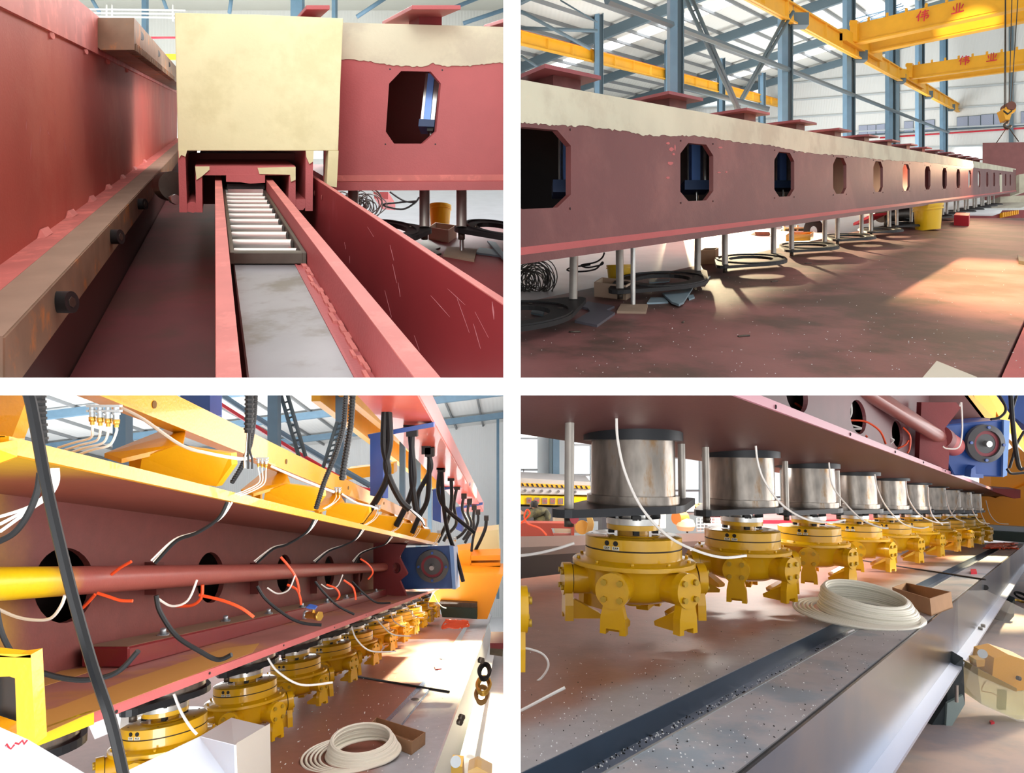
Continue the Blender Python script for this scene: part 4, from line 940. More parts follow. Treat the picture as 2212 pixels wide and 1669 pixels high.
# shaft and gearbox
sh = thing('drive_shaft', 'long round drive shaft, yellow at its left end then dull red, lower left bay', 'shaft', F3.D(-2.8,-.12,6))
a, b = F3.D(-2.8,-.122,2.2), F3.D(-2.8,-.122,15.4)
M().cyl(a, b, .090, n=32).build('shaft_tube', matfade('shaft_yellow_to_red',(240,200,20),(156,82,74),(0,1,0),3.75,4.15,.25,3,rough=.35,var=.06), sh)
M().cyl(b-A3*.1, b+A3*.3, .17, n=28).build('coupling_flange', red_dark, sh)
M().cyl(b+A3*.3, b+A3*1.6, .2, n=28).build('coupling_sleeve', red1, sh)
for k, x in enumerate((333,553,680,770)):
    p = F3.on_c(x,1218,-3.05); q = F3.on_c(x,1278,-3.05)
    M().obox((p+q)/2, V((.05,0,0)), A3*.06, V((0,0,(p.z-q.z)/2+.02))).build('shaft_bracket', red_deep, sh)
gb = thing('gearbox', 'blue gearbox with round cover at the drive shaft end, lower left bay', 'gearbox', W(920,1270,15.5))
M().prism([W(x,y,15.2) for x,y in ((866,1182),(972,1177),(980,1271),(862,1272))], V((.0,1.3,-.35))).build('housing', mat('gearbox_blue',(44,74,130),.4,var=.1), gb, bevel=.02)
M().prism([W(x,y,15.15) for x,y in ((970,1177),(979,1179),(984,1272),(977,1272))], V((0,1.2,-.3))).build('lit_side', mat('gearbox_lit_blue',(110,150,210),.4), gb)  # brighter blue paints the light on this side
cC = W(934,1221,15.15)
M().lathe(cC, V((0,-1,0)), [(.0,-.02),(.38,-.02),(.38,.06),(.27,.08),(.27,.04),(0,.04)], n=36).build('round_cover', mat('grey_cover',(72,74,78),.5), gb)
M().lathe(cC, V((0,-1,0)), [(.20,.045),(.26,.045)], n=36).build('red_ring', mat('dull_maroon',(120,34,48),.5), gb)
M().cyl(cC, cC+V((0,-.2,0)), .055, n=16).build('shaft_end', steel, gb)
for a_ in range(4):
    p = cC+V((.32*math.cos(a_*1.571+1.57),-.06,.32*math.sin(a_*1.571+1.57))); M().cyl(p, p+V((0,-.05,0)), .03, n=6).build('cover_bolt', blue_paint, gb)
br = thing('bearing_bracket', 'dark red notched bracket plate holding the drive shaft end, lower left bay', 'bracket', W(845,1290,13.5))
M().plate([W(x,y,14.2) for x,y in ((806,1170),(878,1176),(862,1204),(880,1240),(863,1254),(879,1290),(806,1280))], [[W(856+9*math.cos(q),1226+12*math.sin(q),14.2) for q in [k*.524 for k in range(12)]]], V((0,.12,0))).build('bracket_plate', red_dark, br)
# yellow upper rail with gussets
rl = thing('yellow_rail', 'glossy orange yellow rail beam with small holes above the crossbeam, lower left bay', 'rail', F3.D(-2.5,1.1,6))
M().box(F3,-2.56,-2.5,.985,1.24,3.4,19,flat=True).build('rail_face', orange_y, rl)
M().box(F3,-2.56,-2.42,.975,.99,3.4,19,flat=True).build('rail_lip', orange_y, rl)
for x,y in ((333,873),(618,996),(752,1053),(829,1086),(881,1108)):
    p = F3.on_c(x,y,-2.497); M().cyl(p-V((.004,0,0)), p+V((.003,0,0)), .028, n=16).build('rail_hole', mat('dark_hole',(120,90,50),.8), rl)
for k in range(7):
    off = A3*2.17*k
    t = thing('yellow_bracket', '%s orange yellow bracket between the flange and the rail, lower left bay' % ORD[k], 'bracket', W(390,1040,4.4)+off, 'yellow brackets under the rail')
    M().prism([W(x,y,dd)+off for x,y,dd in ((225,978,4.3),(262,990,4.25),(395,958,4.5),(400,930,4.9),(358,925,5.2))], (0,0,-.03)).build('top_plate', orange_y, t)
    M().prism([W(x,y,dd)+off for x,y,dd in ((306,987,4.35),(380,962,4.4),(498,978,4.5),(500,1003,4.5),(466,1050,4.5),(300,1025,4.35))], V((.02,.05,0))).build('gusset', yellow, t)
    M().prism([W(x,y,dd)+off for x,y,dd in ((278,986,4.6),(306,990,4.6),(306,1020,4.6),(278,1012,4.6))], V((.0,.05,0))).build('spacer_plate', yellow, t)
# grease distributors with tubes
def distributor(px_, py_, D, s, n, label, low):
    o = W(px_, py_, D); t = thing('grease_distributor', label, 'distributor', o, 'grease distributors')
    for i in range(n):
        x = V((s*(i-(n-1)/2)*1.05,0,-s*.12*i))
        M().cyl(o+x+V((0,0,s*.3)), o+x+V((0,0,s*1.9)), s*.36, n=14).build('cylinder', alu, t)
        M().cyl(o+x+V((0,0,s*.9)), o+x+V((0,0,s*1.2)), s*.50, n=14).build('collar', alu, t)
        M().cyl(o+x+V((0,0,-s*.35)), o+x+V((0,0,s*.3)), s*.42, s*.45, n=6).build('brass_nut', brass, t)
        M().cyl(o+x+V((0,0,-s*.75)), o+x+V((0,0,-s*.35)), s*.28, n=10).build('brass_ferrule', brass, t)
        p = o+x+V((0,0,-s*.7))
        if low: M().tube([p, p+V((0,0,-s*.7))]+[W(a+i*low[2],b+i*low[3],c) for a,b,c in low[1]], s*.17, n=6).build('tube', white_tube, t)
    M().obox(o+V((0,.0,s*1.05)), V((s*n*.55,0,0)), V((0,s*.35,0)), V((0,0,s*.16))).build('manifold', alu, t)
    M().obox(o+V((0,.0,s*1.7)), V((s*n*.55,0,0)), V((0,s*.35,0)), V((0,0,s*.16))).build('manifold', alu, t)
    return t
distributor(225,904,2.9,.034,4,'big cast grease distributor with four brass fittings at upper left, lower left bay',(0,[(195,945,3.0),(160,955,3.05),(125,966,3.1)],14,5))
distributor(566,1002,4.6,.026,3,'second grease distributor hanging beside the corrugated hose, lower left bay',(0,[(560,1040,4.6),(530,1058,4.5),(508,1066,4.4)],5,2))
for k,(x,y,D,s) in enumerate(((729,1064,7.0,.034),(816,1100,9.2,.036),(868,1118,11,.038),(905,1136,13,.040),(948,1152,15.5,.042),(968,1160,17,.042),(982,1166,18,.04))):
    distributor(x,y,D,s,2,'%s small grease distributor along the yellow rail, counted after the two big ones' % ORD[k].replace('nearest','first'),(0,[(x-12,y+22,D),(x-32,y+34,D-.1)],3,1))
def tubes(lst, D, r, m, nm, lab, cat='tube', grp=None):
    return wires([W(x,y,D) for x,y in lst], r, m, nm, lab, cat, grp)
tubes([(262,880),(310,905),(390,960),(450,978),(520,990),(545,985)], 4.05, .011, white_tube, 'white_tube', 'white grease line running from the big distributor along the yellow rail')
tubes([(585,1006),(640,1030),(690,1050),(722,1062)], 5.2, .011, white_tube, 'white_tube', 'white grease line between the second and third distributors')
tubes([(738,1066),(770,1085),(800,1092),(815,1098)], 7.4, .012, white_tube, 'white_tube', 'white grease line between the third and fourth distributors')
for i,(dx) in enumerate((0,7,12)):
    tubes([(112+dx,1010),(112+dx,1040),(95+dx,1070),(60+dx,1095),(0,1115+i*16)], 2.3, .006, white_tube, 'white_tube', '%s of three white tubes bending down to the left edge, lower left bay' % ('leftmost','middle','rightmost')[i], 'tube', 'white tubes at the left edge')
tubes([(86,1020),(80,1060),(60,1110),(30,1150),(-10,1172)], 2.25, .011, rubber, 'rubber_hose', 'black hose bending behind the thick hose to the left edge')
tubes([(50,840),(62,853),(78,930),(100,1050),(130,1180),(160,1300),(200,1440),(240,1560),(270,1690)], 1.75, .0145, rubber, 'thick_rubber_hose', 'thick black rubber hose hanging across the whole left part of the lower left bay', 'hose')
def corrug(lst, D, r, lab, m=None):
    t = wires([W(x,y,D) if len((x,y))==2 else 0 for x,y in lst], r*.86, rubber, 'corrugated_hose', lab, 'hose')
    mb = M(); pts = [W(x,y,D) for x,y in lst]; tot = 0
    for a, b in zip(pts[:-1], pts[1:]):
        L_ = (b-a).length; n = max(1,int(L_/(r*.9))); dr = (b-a).normalized()
        for i in range(n):
            c = a.lerp(b, i/n); mb.cyl(c, c+dr*r*.45, r, n=10, cap=True)
    mb.build('ridges', black, t); return t
corrug([(84,840),(86,900),(90,958)], 2.6, .024, 'short vertical corrugated black hose beside the thick hose, lower left bay')
corrug([(538,840),(538,890),(536,934)], 3.6, .026, 'corrugated black hose with loose wire ends at the middle of the lower left bay')
corrug([(552,840),(549,900),(540,960),(520,1010),(500,1042)], 4.2, .016, 'thinner corrugated hose curving down behind the wire ends')
corrug([(747,840),(742,920),(725,980),(700,1040),(682,1098)], 5.0, .020, 'corrugated black hose curving down to the flange, third along the yellow rail')
corrug([(762,840),(757,920),(745,990),(738,1036)], 5.2, .026, 'straight corrugated black hose with wires beside the third distributor')
for i,(x1,y1) in enumerate(((528,1010),(536,1012),(544,1012))):
    tubes([(534+i*3,932),(532+i*3,965),(x1,y1-20),(x1,y1)], 3.7, .006, [steel,black,black][i], 'loose_wire', '%s loose wire below the middle corrugated hose, lower left bay' % ('left grey','middle black','right black')[i], 'wire', 'loose wire ends')
# flange feed bundles: pairs of white tubes and a black cable below the flange, then along the web
bund = [((490,1084),(470,1120),(425,1150),(380,1168),(335,1215)), ((677,1122),(660,1150),(620,1175),(590,1185),(555,1215)), ((780,1143),(765,1165),(740,1178),(710,1190),(682,1214)), ((843,1158),(830,1175),(805,1184),(780,1195),(765,1214))]
for k, bb_ in enumerate(bund):
    Dk = (3.7,5.5,7.4,9.3)[k]; t = None
    for i, (dx, m_, r) in enumerate(((0,rubber,.0105),(5,white_tube,.0055),(11,white_tube,.0055))):
        f = 1/(1+.35*k)
        tubes([(x+dx*f*(1-.45*j), y-abs(dx)*.25*f*j*.5) for j,(x,y) in enumerate(bb_)], Dk+.02*i, r, m_, 'feed_cable' if i==0 else 'feed_tube', ['black cable','inner white tube','outer white tube'][i]+' of the %s feed bundle crossing the web, lower left bay' % ORD[k], 'cable')
blk = [((337,1285),(345,1320),(380,1372),(430,1405),(470,1424),(500,1413)), ((555,1265),(575,1295),(620,1330),(655,1345),(694,1349)), ((680,1255),(700,1280),(730,1308),(765,1326)), ((760,1255),(785,1280),(812,1300),(843,1301))]
for k, pl in enumerate(blk):
    tubes(pl, (3.9,5.9,7.8,9.8)[k], .014, rubber, 'hanging_cable', '%s black cable end hanging over the lower plate, lower left bay' % ORD[k], 'cable')
tubes([(-10,1300),(5,1370),(40,1425),(100,1455),(180,1468),(250,1452),(298,1405)], 2.7, .011, rubber, 'hanging_cable', 'long black cable looping below the first round opening at left', 'cable')
for k, (x,y,D) in enumerate(((360,1292,4.4),(592,1270,6.4),(705,1262,8.2))):
    s = 4.4/D
    tubes([(x-22*s,y-2*s),(x+10*s,y+16*s),(x+45*s,y+4*s),(x+65*s,y-40*s)], D, .008, white_tube, 'white_tube_loop', '%s white tube loop in front of a round opening, lower left bay' % ORD[k], 'tube')
tubes([(-10,1312),(30,1330),(70,1338),(108,1335),(130,1310),(140,1285)], 3.6, .009, white_tube, 'white_tube_loop', 'white tube loop entering the first round opening, lower left bay')
org = [([(210,1280),(235,1288),(260,1296),(286,1297)],3.9),([(283,1212),(260,1225),(240,1240)],4.3),([(205,1283),(190,1300),(178,1312)],4.2),([(437,1262),(434,1290),(415,1306),(380,1308)],5.0),([(430,1284),(480,1296),(520,1312),(548,1332)],5.0),([(606,1202),(625,1225),(640,1250),(646,1278)],6.6),([(620,1262),(640,1272),(648,1290),(650,1305)],6.7),([(705,1262),(725,1270),(733,1284),(727,1294)],8.0),([(742,1252),(760,1265),(766,1278),(768,1294)],8.2),([(778,1206),(795,1218),(805,1235),(795,1250)],9.5)]
for k, (pl, D) in enumerate(org):
    tubes(pl, D, .011*D/4.5 if D<6 else .013, orange_hose, 'orange_hose', '%s piece of orange air hose from the left, lower left bay' % ORD[k].replace('nearest','first'), 'hose', None)
vl = thing('ball_valve', 'brass ball valve with a blue handle on the red box bar, lower left bay', 'valve', W(670,1330,6.6))
M().cyl(W(660,1327,6.6), W(690,1330,6.5), .035, n=16).build('valve_body', brass, vl)
M().cyl(W(684,1329,6.5), W(691,1330,6.48), .048, n=6).build('hex_end', brass, vl)
M().cyl(W(656,1326,6.6), W(663,1327,6.6), .045, n=6).build('hex_end', alu, vl)
M().cyl(W(675,1326,6.55), W(677,1314,6.55), .018, n=10).build('valve_stem', brass, vl)
M().prism([W(x,y,6.5) for x,y in ((659,1311),(664,1309),(680,1313),(680,1316),(666,1314))], V((0,.08,0))).build('blue_handle', blue_paint, vl)
# pink red box girder, blue posts and hanging hose clusters
gd = thing('overhead_box_girder', 'pinkish red hollow girder running overhead to the end wall, lower left bay', 'girder', F3.D(-1.7,2.4,14))
pinkred = mat('pink_red_paint', (226,104,92), .35, var=.06, coat=.2)
M().box(F3,-2.14,-1.31,2.3,2.34,3,30,flat=True).build('bottom_plate', pinkred, gd)
M().box(F3,-1.33,-1.30,2.34,2.72,3,30,flat=True).build('side_plate', mat('lit_pink_red', (230,140,140), .35), gd)  # paler right plate, light on that side put into the colour
M().box(F3,-2.14,-2.11,2.34,2.72,3,30,flat=True).build('side_plate', pinkred, gd)
def blue_post(x0,x1,yt,yb,D,xb0,xb1,lab):
    t = thing('blue_post', lab, 'post', W((x0+x1)/2,yb,D), 'blue posts of the overhead girder')
    M().prism([W(x0,yt,D),W(x1,yt,D),W(x1,yb,D),W(x0,yb-6,D)], V((.0,.18,0))).build('post_body', blue_paint, t)
    M().prism([W(x1,yt,D),W(x1+(x1-x0)*.35,yt,D+.2),W(x1+(x1-x0)*.35,yb,D+.2),W(x1,yb,D)], V((.0,.05,0))).build('post_side', blue_paint, t)
    M().prism([W(xb0,yt-0,D-.03),W(xb1,yt-26*11/D,D-.03),W(xb1,yt-16*11/D,D-.03),W(xb0+4,yt+8*11/D,D-.03)], V((0,.2,0))).build('top_bracket', blue_paint, t)
blue_post(799,827,938,1075,10.6,793,936,'first blue post standing behind the yellow rail under the pink girder')
blue_post(934,952,1057,1128,20,932,1015,'second blue post farther along under the pink girder')
blue_post(984,997,1096,1148,26,982,1042,'third smallest blue post near the end of the pink girder')
tp = thing('blue_post', 'wide blue post top cut off at the upper edge, lower left bay', 'post', W(430,900,7.5))
M().prism([W(389,840,7.5),W(453,840,7.5),W(453,898,7.5),W(389,870,7.5)], V((0,.3,0))).build('post_body', blue_paint, tp)
M().prism([W(453,840,7.6),W(471,840,7.9),W(471,906,7.9),W(453,898,7.6)], V((0,.1,0))).build('post_side', mat('lit_machine_blue',(62,108,196),.35), tp)  # side face coloured lighter to hold the light on it
hang = [((832,860),(828,960),(838,1020),(815,1075),(778,1128),10),((838,870),(842,950),(834,1010),(862,1075),(885,1100),10),((884,918),(890,980),(893,1040),(880,1085),(855,1135),11),((890,930),(888,1010),(892,1060),(898,1100),(902,1105),11),((921,970),(930,1010),(905,1060),(900,1090),(905,1118),13),((928,975),(926,1030),(922,1080),(905,1115),(890,1150),13),((951,1005),(946,1060),(960,1095),(1000,1130),(1025,1150),16),((953,1010),(957,1080),(965,1140),(985,1200),(1000,1255),16),((974,1030),(975,1080),(968,1120),(950,1160),(945,1170),18),((987,1050),(980,1090),(985,1130),(965,1155),(958,1168),20),((1002,1070),(998,1100),(1010,1130),(1000,1150),(985,1162),22),((1014,1082),(1010,1105),(1018,1130),(1010,1150),(1000,1165),23),((1024,1095),(1022,1120),(1022,1140),(1010,1160),(1004,1172),24),((1032,1105),(1032,1125),(1024,1150),(1020,1170),(1018,1190),25),((1050,1118),(1048,1140),(1038,1165),(1028,1185),(1022,1200),26)]
for k, hgs in enumerate(hang):
    D = hgs[-1]; pl = hgs[:-1]
    t = wires([W(x,y,D) for x,y in pl], .052 if k < 14 else .07, rubber, 'hanging_hose', '%s black hose hanging from the pink overhead girder, from the left' % ORD[k].replace('nearest','first'), 'hose')
    M().obox(W(pl[0][0],pl[0][1],D), V((.09,0,0)), V((0,.09,0)), V((0,0,.09))).build('elbow_block', black, t)
for i in range(3):
    tubes([(880,1095),(895,1105+i*2),(910,1118+i*3),(917,1130+i*3)], 10.5, .012, [alu,steel,black][i], 'wire_end', '%s bare wire end of the second hanging hose, lower left bay' % ('upper','middle','lower')[i], 'wire', 'bare wire ends')
# presses and heads
UPH = F3.up(-.45, .20)
R3 = .40
hd = None
for k in range(-1, 11):
    D = 6.73+2.03*k
    o = F3.D(-3.6, -1.615, D)
    if k >= 0:
        lab = '%s yellow grinding head in the receding row, lower left bay' % ORD[k]
        if hd is None: hd = head(o, UPH, R3, lab, 'grinding heads, lower left bay', .05, -.35); o0 = o
        else: dup(hd, o-o0, lab)
    lab = ('cut off black press plate beside the yellow frame, lower left bay' if k < 0 else '%s steel press above the heads under the lower plate, lower left bay' % ORD[k])
    if k <= 0: pr = press(o, UPH, R3, A3, .62, .1, .80, .80, lab, 'presses, lower left bay'); op = o; 
    else: dup(pr, o-op, lab)
for k,(pl,D) in enumerate((([(375,1497),(390,1535),(410,1568),(425,1585)],5.6),([(578,1420),(600,1450),(650,1478),(718,1473)],7.2),([(759,1352),(770,1380),(800,1405),(855,1406)],10),([(810,1332),(830,1355),(850,1370),(887,1373)],12),([(843,1320),(850,1340),(865,1350),(875,1352)],14),([(876,1305),(890,1325),(905,1333),(915,1333)],16),([(937,1283),(945,1300),(955,1310),(963,1313)],20))):
    tubes(pl, D, .012, white_tube, 'white_tube', '%s thin white tube hanging over the heads, lower left bay' % ORD[k], 'tube')
o = F3.on_u(785,1634,Z3)+V((0,0,.05))
coil(o, F3.up(-.2,.14), .46, 9, 'big milky white tube coil on the bed beside the carton, lower left bay')
cc = [F3.on_u(x,y,Z3) for x,y in ((793,1590),(888,1630),(918,1607),(812,1572))]
carton_box((cc, V((0,.03,.15))), 'open brown carton on the bed right of the white tube coil, lower left bay')
m = M()
for i in range(160):
    b_ = F3.on_u(random.uniform(600,960), random.uniform(1440,1665), Z3+.004); s = random.uniform(.002,.008)
    m.obox(b_, V((s,0,0)), V((0,s*2,0)), V((0,0,.003)))
o = tag(m.build('metal_chips', paper), 'scattered pale chips on the brown bed, lower left bay', 'chips'); o['kind'] = 'stuff'
m = M()
for i in range(8):
    pl = [W(955+random.uniform(0,60),1343+random.uniform(-6,14),13.5) for j in range(7)]; m.tube(pl, .018, n=6)
tag(m.build('orange_hose_heap', orange_hose), 'tangled orange hose heap at the far end of the bed, lower left bay', 'hose')
# foreground boxes and frame
t = thing('wrapped_box', 'white wrapped box with red marks at the lower left corner', 'box', W(60,1640,1.6))
M().prism([W(x,y,dd) for x,y,dd in ((-40,1552,1.55),(60,1596,1.6),(235,1700,1.35),(-40,1700,1.2))], V((0,0,-.05))).build('box_top', mat('white_film',(226,232,244),.35), t)
for zz in (((-6,1604),(6,1617),(14,1606),(22,1618),(30,1608)),((32,1604),(40,1606),(48,1598),(52,1606),(58,1598))):
    M().tube([W(x,y,1.47) for x,y in zz], .0022, n=5, sub=1).build('red_mark', red_pipe, t)
t = thing('metal_case', 'brushed white metal case with torn film in front at the bottom, lower left bay', 'case', W(440,1640,2.6))
M().prism([W(x,y,dd) for x,y,dd in ((250,1675,2.3),(430,1590,3.0),(505,1609,2.6),(508,1700,2.3),(250,1700,2.2))], V((0,.02,-.01))).build('film_top', mat('film_blue_white',(214,226,246),.3), t)
M().prism([W(x,y,dd) for x,y,dd in ((430,1590,3.02),(499,1549,3.5),(578,1568,3.2),(505,1612,2.65))], V((0,.01,-.02))).build('steel_top', mat('satin_steel',(190,192,196),.35,.6), t)
M().prism([W(x,y,dd) for x,y,dd in ((505,1612,2.63),(578,1568,3.18),(580,1700,3.1),(508,1700,2.6))], V((0,.03,0))).build('steel_side', mat('satin_steel_shaded',(160,152,144),.4,.4), t)  # darker copy of the top steel, side shade put into the colour
t = thing('yellow_tube_stub', 'open yellow square tube frame at the left edge, lower left bay', 'frame', W(30,1600,2.0))
M().plate([W(x,y,2.0) for x,y in ((-40,1410),(32,1418),(66,1413),(76,1607),(60,1604),(-40,1570))], [[W(x,y,2.0) for x,y in ((-36,1462),(20,1460),(32,1464),(36,1584),(-36,1560))]], V((0,.05,0))).build('frame_tube', orange_y, t)
M().prism([W(x,y,dd) for x,y,dd in ((-40,1410,2.0),(66,1413,2.0),(0,1398,2.3),(-40,1396,2.3))], V((0,0,-.01))).build('top_face', yellow, t)
M().prism([W(x,y,2.06) for x,y in ((-40,1455),(36,1455),(38,1590),(-40,1570))], V((0,.02,0))).build('inside_shade', black, t)  # black sheet paints the shade inside the open tube
t = thing('white_block', 'small white box on the bed behind the thick hose, lower left bay', 'box', F3.on_u(220,1595,Z3))
M().prism([W(x,y,6.3) for x,y in ((188,1560),(204,1596),(258,1574),(262,1540),(207,1545))], V((.1,.4,0))).build('box_body', paper, t)
# far end machine and floor clutter
t = thing('orange_end_machine', 'orange end machine closing the bed at the far right, lower left bay', 'machine', W(1000,1330,24))
org2 = mat('machine_orange', (252,164,34), .35)
M().prism([W(x,y,24) for x,y in ((925,1300),(960,1245),(985,1235),(1086,1240),(1075,1275),(1052,1336),(1030,1336),(1030,1300))], V((0,1.5,0))).build('housing', org2, t)
M().prism([W(x,y,23.8) for x,y in ((950,1298),(1030,1302),(1030,1312),(950,1309))], V((0,.3,0))).build('grey_strip', steel_dk, t)
M().prism([W(x,y,23.7) for x,y in ((950,1311),(1030,1314),(1030,1336),(955,1332))], V((0,.3,0))).build('dark_opening', mat('dark_green_paint',(34,52,44),.5), t)
M().prism([W(x,y,25) for x,y in ((983,1190),(1016,1185),(1018,1236),(984,1240))], V((0,1,0))).build('column_head', org2, t)
for y in (1200,1216): M().prism([W(1016,y,25),W(1080,y-2,25),W(1080,y+9,25),W(1016,y+10,25)], V((0,1,0))).build('cross_rail', org2, t)
M().prism([W(1018,1223,25),W(1080,1221,25),W(1080,1226,25),W(1018,1227,25)], V((0,.6,0))).build('guide_strip', alu, t)
tag(M().prism([W(x,y,27) for x,y in ((1018,1150),(1076,1143),(1078,1200),(1020,1203))], V((0,1,0))).build('cabinet', mat('beige_cabinet',(222,212,160),.5)), 'pale beige cabinet behind the pink girder end, lower left bay', 'cabinet')
for k,(x,y,r,lab) in enumerate(((1046,1447,11,'black coiled hose on the bright floor, upper of the three at right'),(1044,1477,13,'tan coiled hose on the bright floor, middle of the three at right'),(1040,1497,12,'tan coiled hose on the bright floor, lowest of the three at right'))):
    o = W(x,y,11.5); m_ = [rubber,brass,mat('tan_hose',(170,128,72),.5)][k]
    t = thing('coiled_hose', lab, 'hose', o)
    for j in range(3): M().tube([o+V((r/FPX*11.5*math.cos(a)*(1.1-.1*j),0.2*math.sin(a),r*.45/FPX*11.5*math.sin(a)-.02*j)) for a in [i*.785 for i in range(8)]], .03, n=7, sub=4, closed=True).build('hose_loop', m_ if k else rubber, t)
t = thing('red_grey_box', 'small grey box with red lid on the floor right of the channel', 'box', W(1070,1410,13))
M().prism([W(x,y,13) for x,y in ((1058,1398),(1086,1400),(1085,1417),(1057,1413))], V((0,.5,0))).build('box_body', steel_dk, t)
M().prism([W(x,y,12.9) for x,y in ((1058,1388),(1088,1388),(1086,1401),(1058,1399))], V((0,.6,0))).build('red_lid', mat('dull_maroon',(120,34,48),.5), t)
t = thing('lubrication_pump', 'bagged pump cut off at the lower right corner, lower left bay', 'pump', W(1050,1660,6.8))
M().cyl(W(984,1645,6.8)+V((0,0,0)), W(984,1644,6.6), .055, n=20).build('gauge', alu, t)
M().prism([W(x,y,6.8) for x,y in ((974,1652),(998,1655),(1000,1690),(974,1690))], V((0,.2,0))).build('side_block', brass, t)
M().prism([W(x,y,6.9) for x,y in ((1010,1664),(1030,1655),(1062,1672),(1060,1700),(1010,1700))], V((0,.2,0))).build('yellow_lid', yellow, t)
fil = mat('clear_film', (245,245,240), .15, alpha=.14)
pb = [W(x,y,6.7) for x,y in ((1000,1680),(1012,1610),(1030,1590),(1052,1575),(1070,1600),(1086,1640),(1084,1690))]
M().prism(pb, V((0,.35,0))).build('plastic_bag', fil, t)
# hall behind bay 3
rm3 = mat('corrugated_roof3', (226,228,226), .6, bump=.5, bscale=1.3, wave='X')
HC, HD = -22., 44.
def R3f(c,d,dz=0): return F3.D(c, 6.9+.12*(c-HC)+dz, d)
struct('ceiling_sheet', M().hexa([R3f(-40,9),R3f(20,9),R3f(20,HD),R3f(-40,HD),R3f(-40,9,.1),R3f(20,9,.1),R3f(20,HD,.1),R3f(-40,HD,.1)]), rm3)
struct('wall_back', M().box(F3,-45,25,-4,11,HD,HD+.3,flat=True), mat('corrugated_wall3', (232,236,236), .6, bump=.5, bscale=2.2, wave='X'))
struct('wall_left', M().box(F3,HC-16.2,HC-16,-4,6,9,HD,flat=True), mat('corrugated_wall3b', (222,230,234), .6, bump=.5, bscale=2.2, wave='Y'))
pu = thing('roof_purlins', 'thin grey purlins under the white roof, lower left bay', 'purlins', R3f(-10,20))
for k in range(30):
    c = -38+1.8*k
    M().hexa([R3f(c,9,-.14),R3f(c+.1,9,-.14),R3f(c+.1,HD,-.14),R3f(c,HD,-.14),R3f(c,9,-.005),R3f(c+.1,9,-.005),R3f(c+.1,HD,-.005),R3f(c,HD,-.005)]).build('purlin', mat('grey_purlin',(128,132,134),.55), pu)
for j in range(6):
    d = 13+5.5*j
    M().hexa([R3f(-38,d,-.5),R3f(18,d,-.5),R3f(18,d+.2,-.5),R3f(-38,d+.2,-.5),R3f(-38,d,-.14),R3f(18,d,-.14),R3f(18,d+.2,-.14),R3f(-38,d+.2,-.14)])
    t = thing('roof_rafter', '%s blue grey rafter under the roof, lower left bay' % ORD[j], 'rafter', R3f(-10,d), 'rafters, lower left bay')
    M().hexa([R3f(-38,d,-.5),R3f(18,d,-.5),R3f(18,d+.2,-.5),R3f(-38,d+.2,-.5),R3f(-38,d,-.14),R3f(18,d,-.14),R3f(18,d+.2,-.14),R3f(-38,d+.2,-.14)]).build('rafter_beam', blue_col, t)
for i,(ca,cb_,d) in enumerate(((-38,-24,15.5),(-22,-9,15.5),(-22,-9,26),(-3,8,20))):
    tag(M().hexa([R3f(ca,d,-.04),R3f(cb_,d,-.04),R3f(cb_,d+1,-.04),R3f(ca,d+1,-.04),R3f(ca,d,-.02),R3f(cb_,d,-.02),R3f(cb_,d+1,-.02),R3f(ca,d+1,-.02)]).build('skylight', glow), ['white skylight strip at the upper left corner of the lower left bay','white skylight strip left of the blue post, lower left bay','short white skylight strip left of the first blue post','white skylight strip right of the pink girder'][i], 'skylight')
for i,(x,w,D,yb) in enumerate(((265,28,9.5,1040),(592,22,12,1010),(735,18,14,1080),(869,12,20,1100),(903,10,24,1130),(928,8,28,1140),(1075,6,40,1200))):
    b_ = W(x,yb,D); up = F3.up(b_.x/b_.y, .25); X = V((w/2/FPX*D,0,0)); h = 6
    t = thing('roof_column', '%s pale blue steel column behind the yellow rail, lower left bay' % ORD[i].replace('nearest','first'), 'column', b_, 'columns, lower left bay')
    M().obox(b_+up*(h-2.5), X, V((0,X.x,0)), up*h).build('column_shaft', blue_col, t)
def beam_px(p, q, D0_, D1_, w, m_, nm, lab, cat, hgt=None):
    a, b_ = W(*p,D0_), W(*q,D1_); h = V((0,0,hgt or w))
    return tag(M().hexa([a, b_, b_+V((w,0,0)), a+V((w,0,0)), a+h, b_+h, b_+h+V((w,0,0)), a+h+V((w,0,0))]).build(nm, m_), lab, cat)
beam_px((672,866),(948,1070),14,34,.2,yellow_c,'crane_runway','long yellow crane runway behind the hanging hoses, lower left bay','crane rail',.7)
beam_px((720,846),(990,1062),14,38,.2,yellow_c,'crane_runway','second yellow crane runway just above the first, lower left bay','crane rail',.5)
tag(M().prism([W(x,y,20) for x,y in ((748,1012),(850,1000),(850,1022),(748,1036))], V((0,.6,0))).build('crane_girder', orange_y), 'orange yellow crane girder far behind the first blue post', 'crane')
tubes([(470,868),(560,925),(640,975),(760,1045),(800,1058)], 13, .04, red_pipe, 'red_pipe', 'red pipe running down behind the yellow rail, lower left bay', 'pipe')
tubes([(480,853),(560,905),(700,990),(800,1048)], 13.5, .06, blue_col, 'conduit', 'blue grey conduit beside the red pipe, lower left bay', 'conduit')
def lat3(p,q,w,D,lab):
    t = thing('lattice_brace', lab, 'brace', W(*q,D)); a,b_ = W(*p,D),W(*q,D); n = V((w,0,0))
    M().tube([a,b_],.04,n=6,sub=1).build('chord',blue_dark,t); M().tube([a+n,b_+n],.04,n=6,sub=1).build('chord',blue_dark,t)
    for i in range(8):
        x = a.lerp(b_,(i+.5)/8.5); M().tube([x,x+n+V((0,0,.04))],.02,n=5,sub=1).build('rung',blue_dark,t)
lat3((604,845),(645,985),.13,12.5,'lattice brace behind the yellow rail sloping right, lower left bay')
lat3((728,910),(697,1010),.13,12.5,'lattice brace behind the yellow rail sloping left, lower left bay')
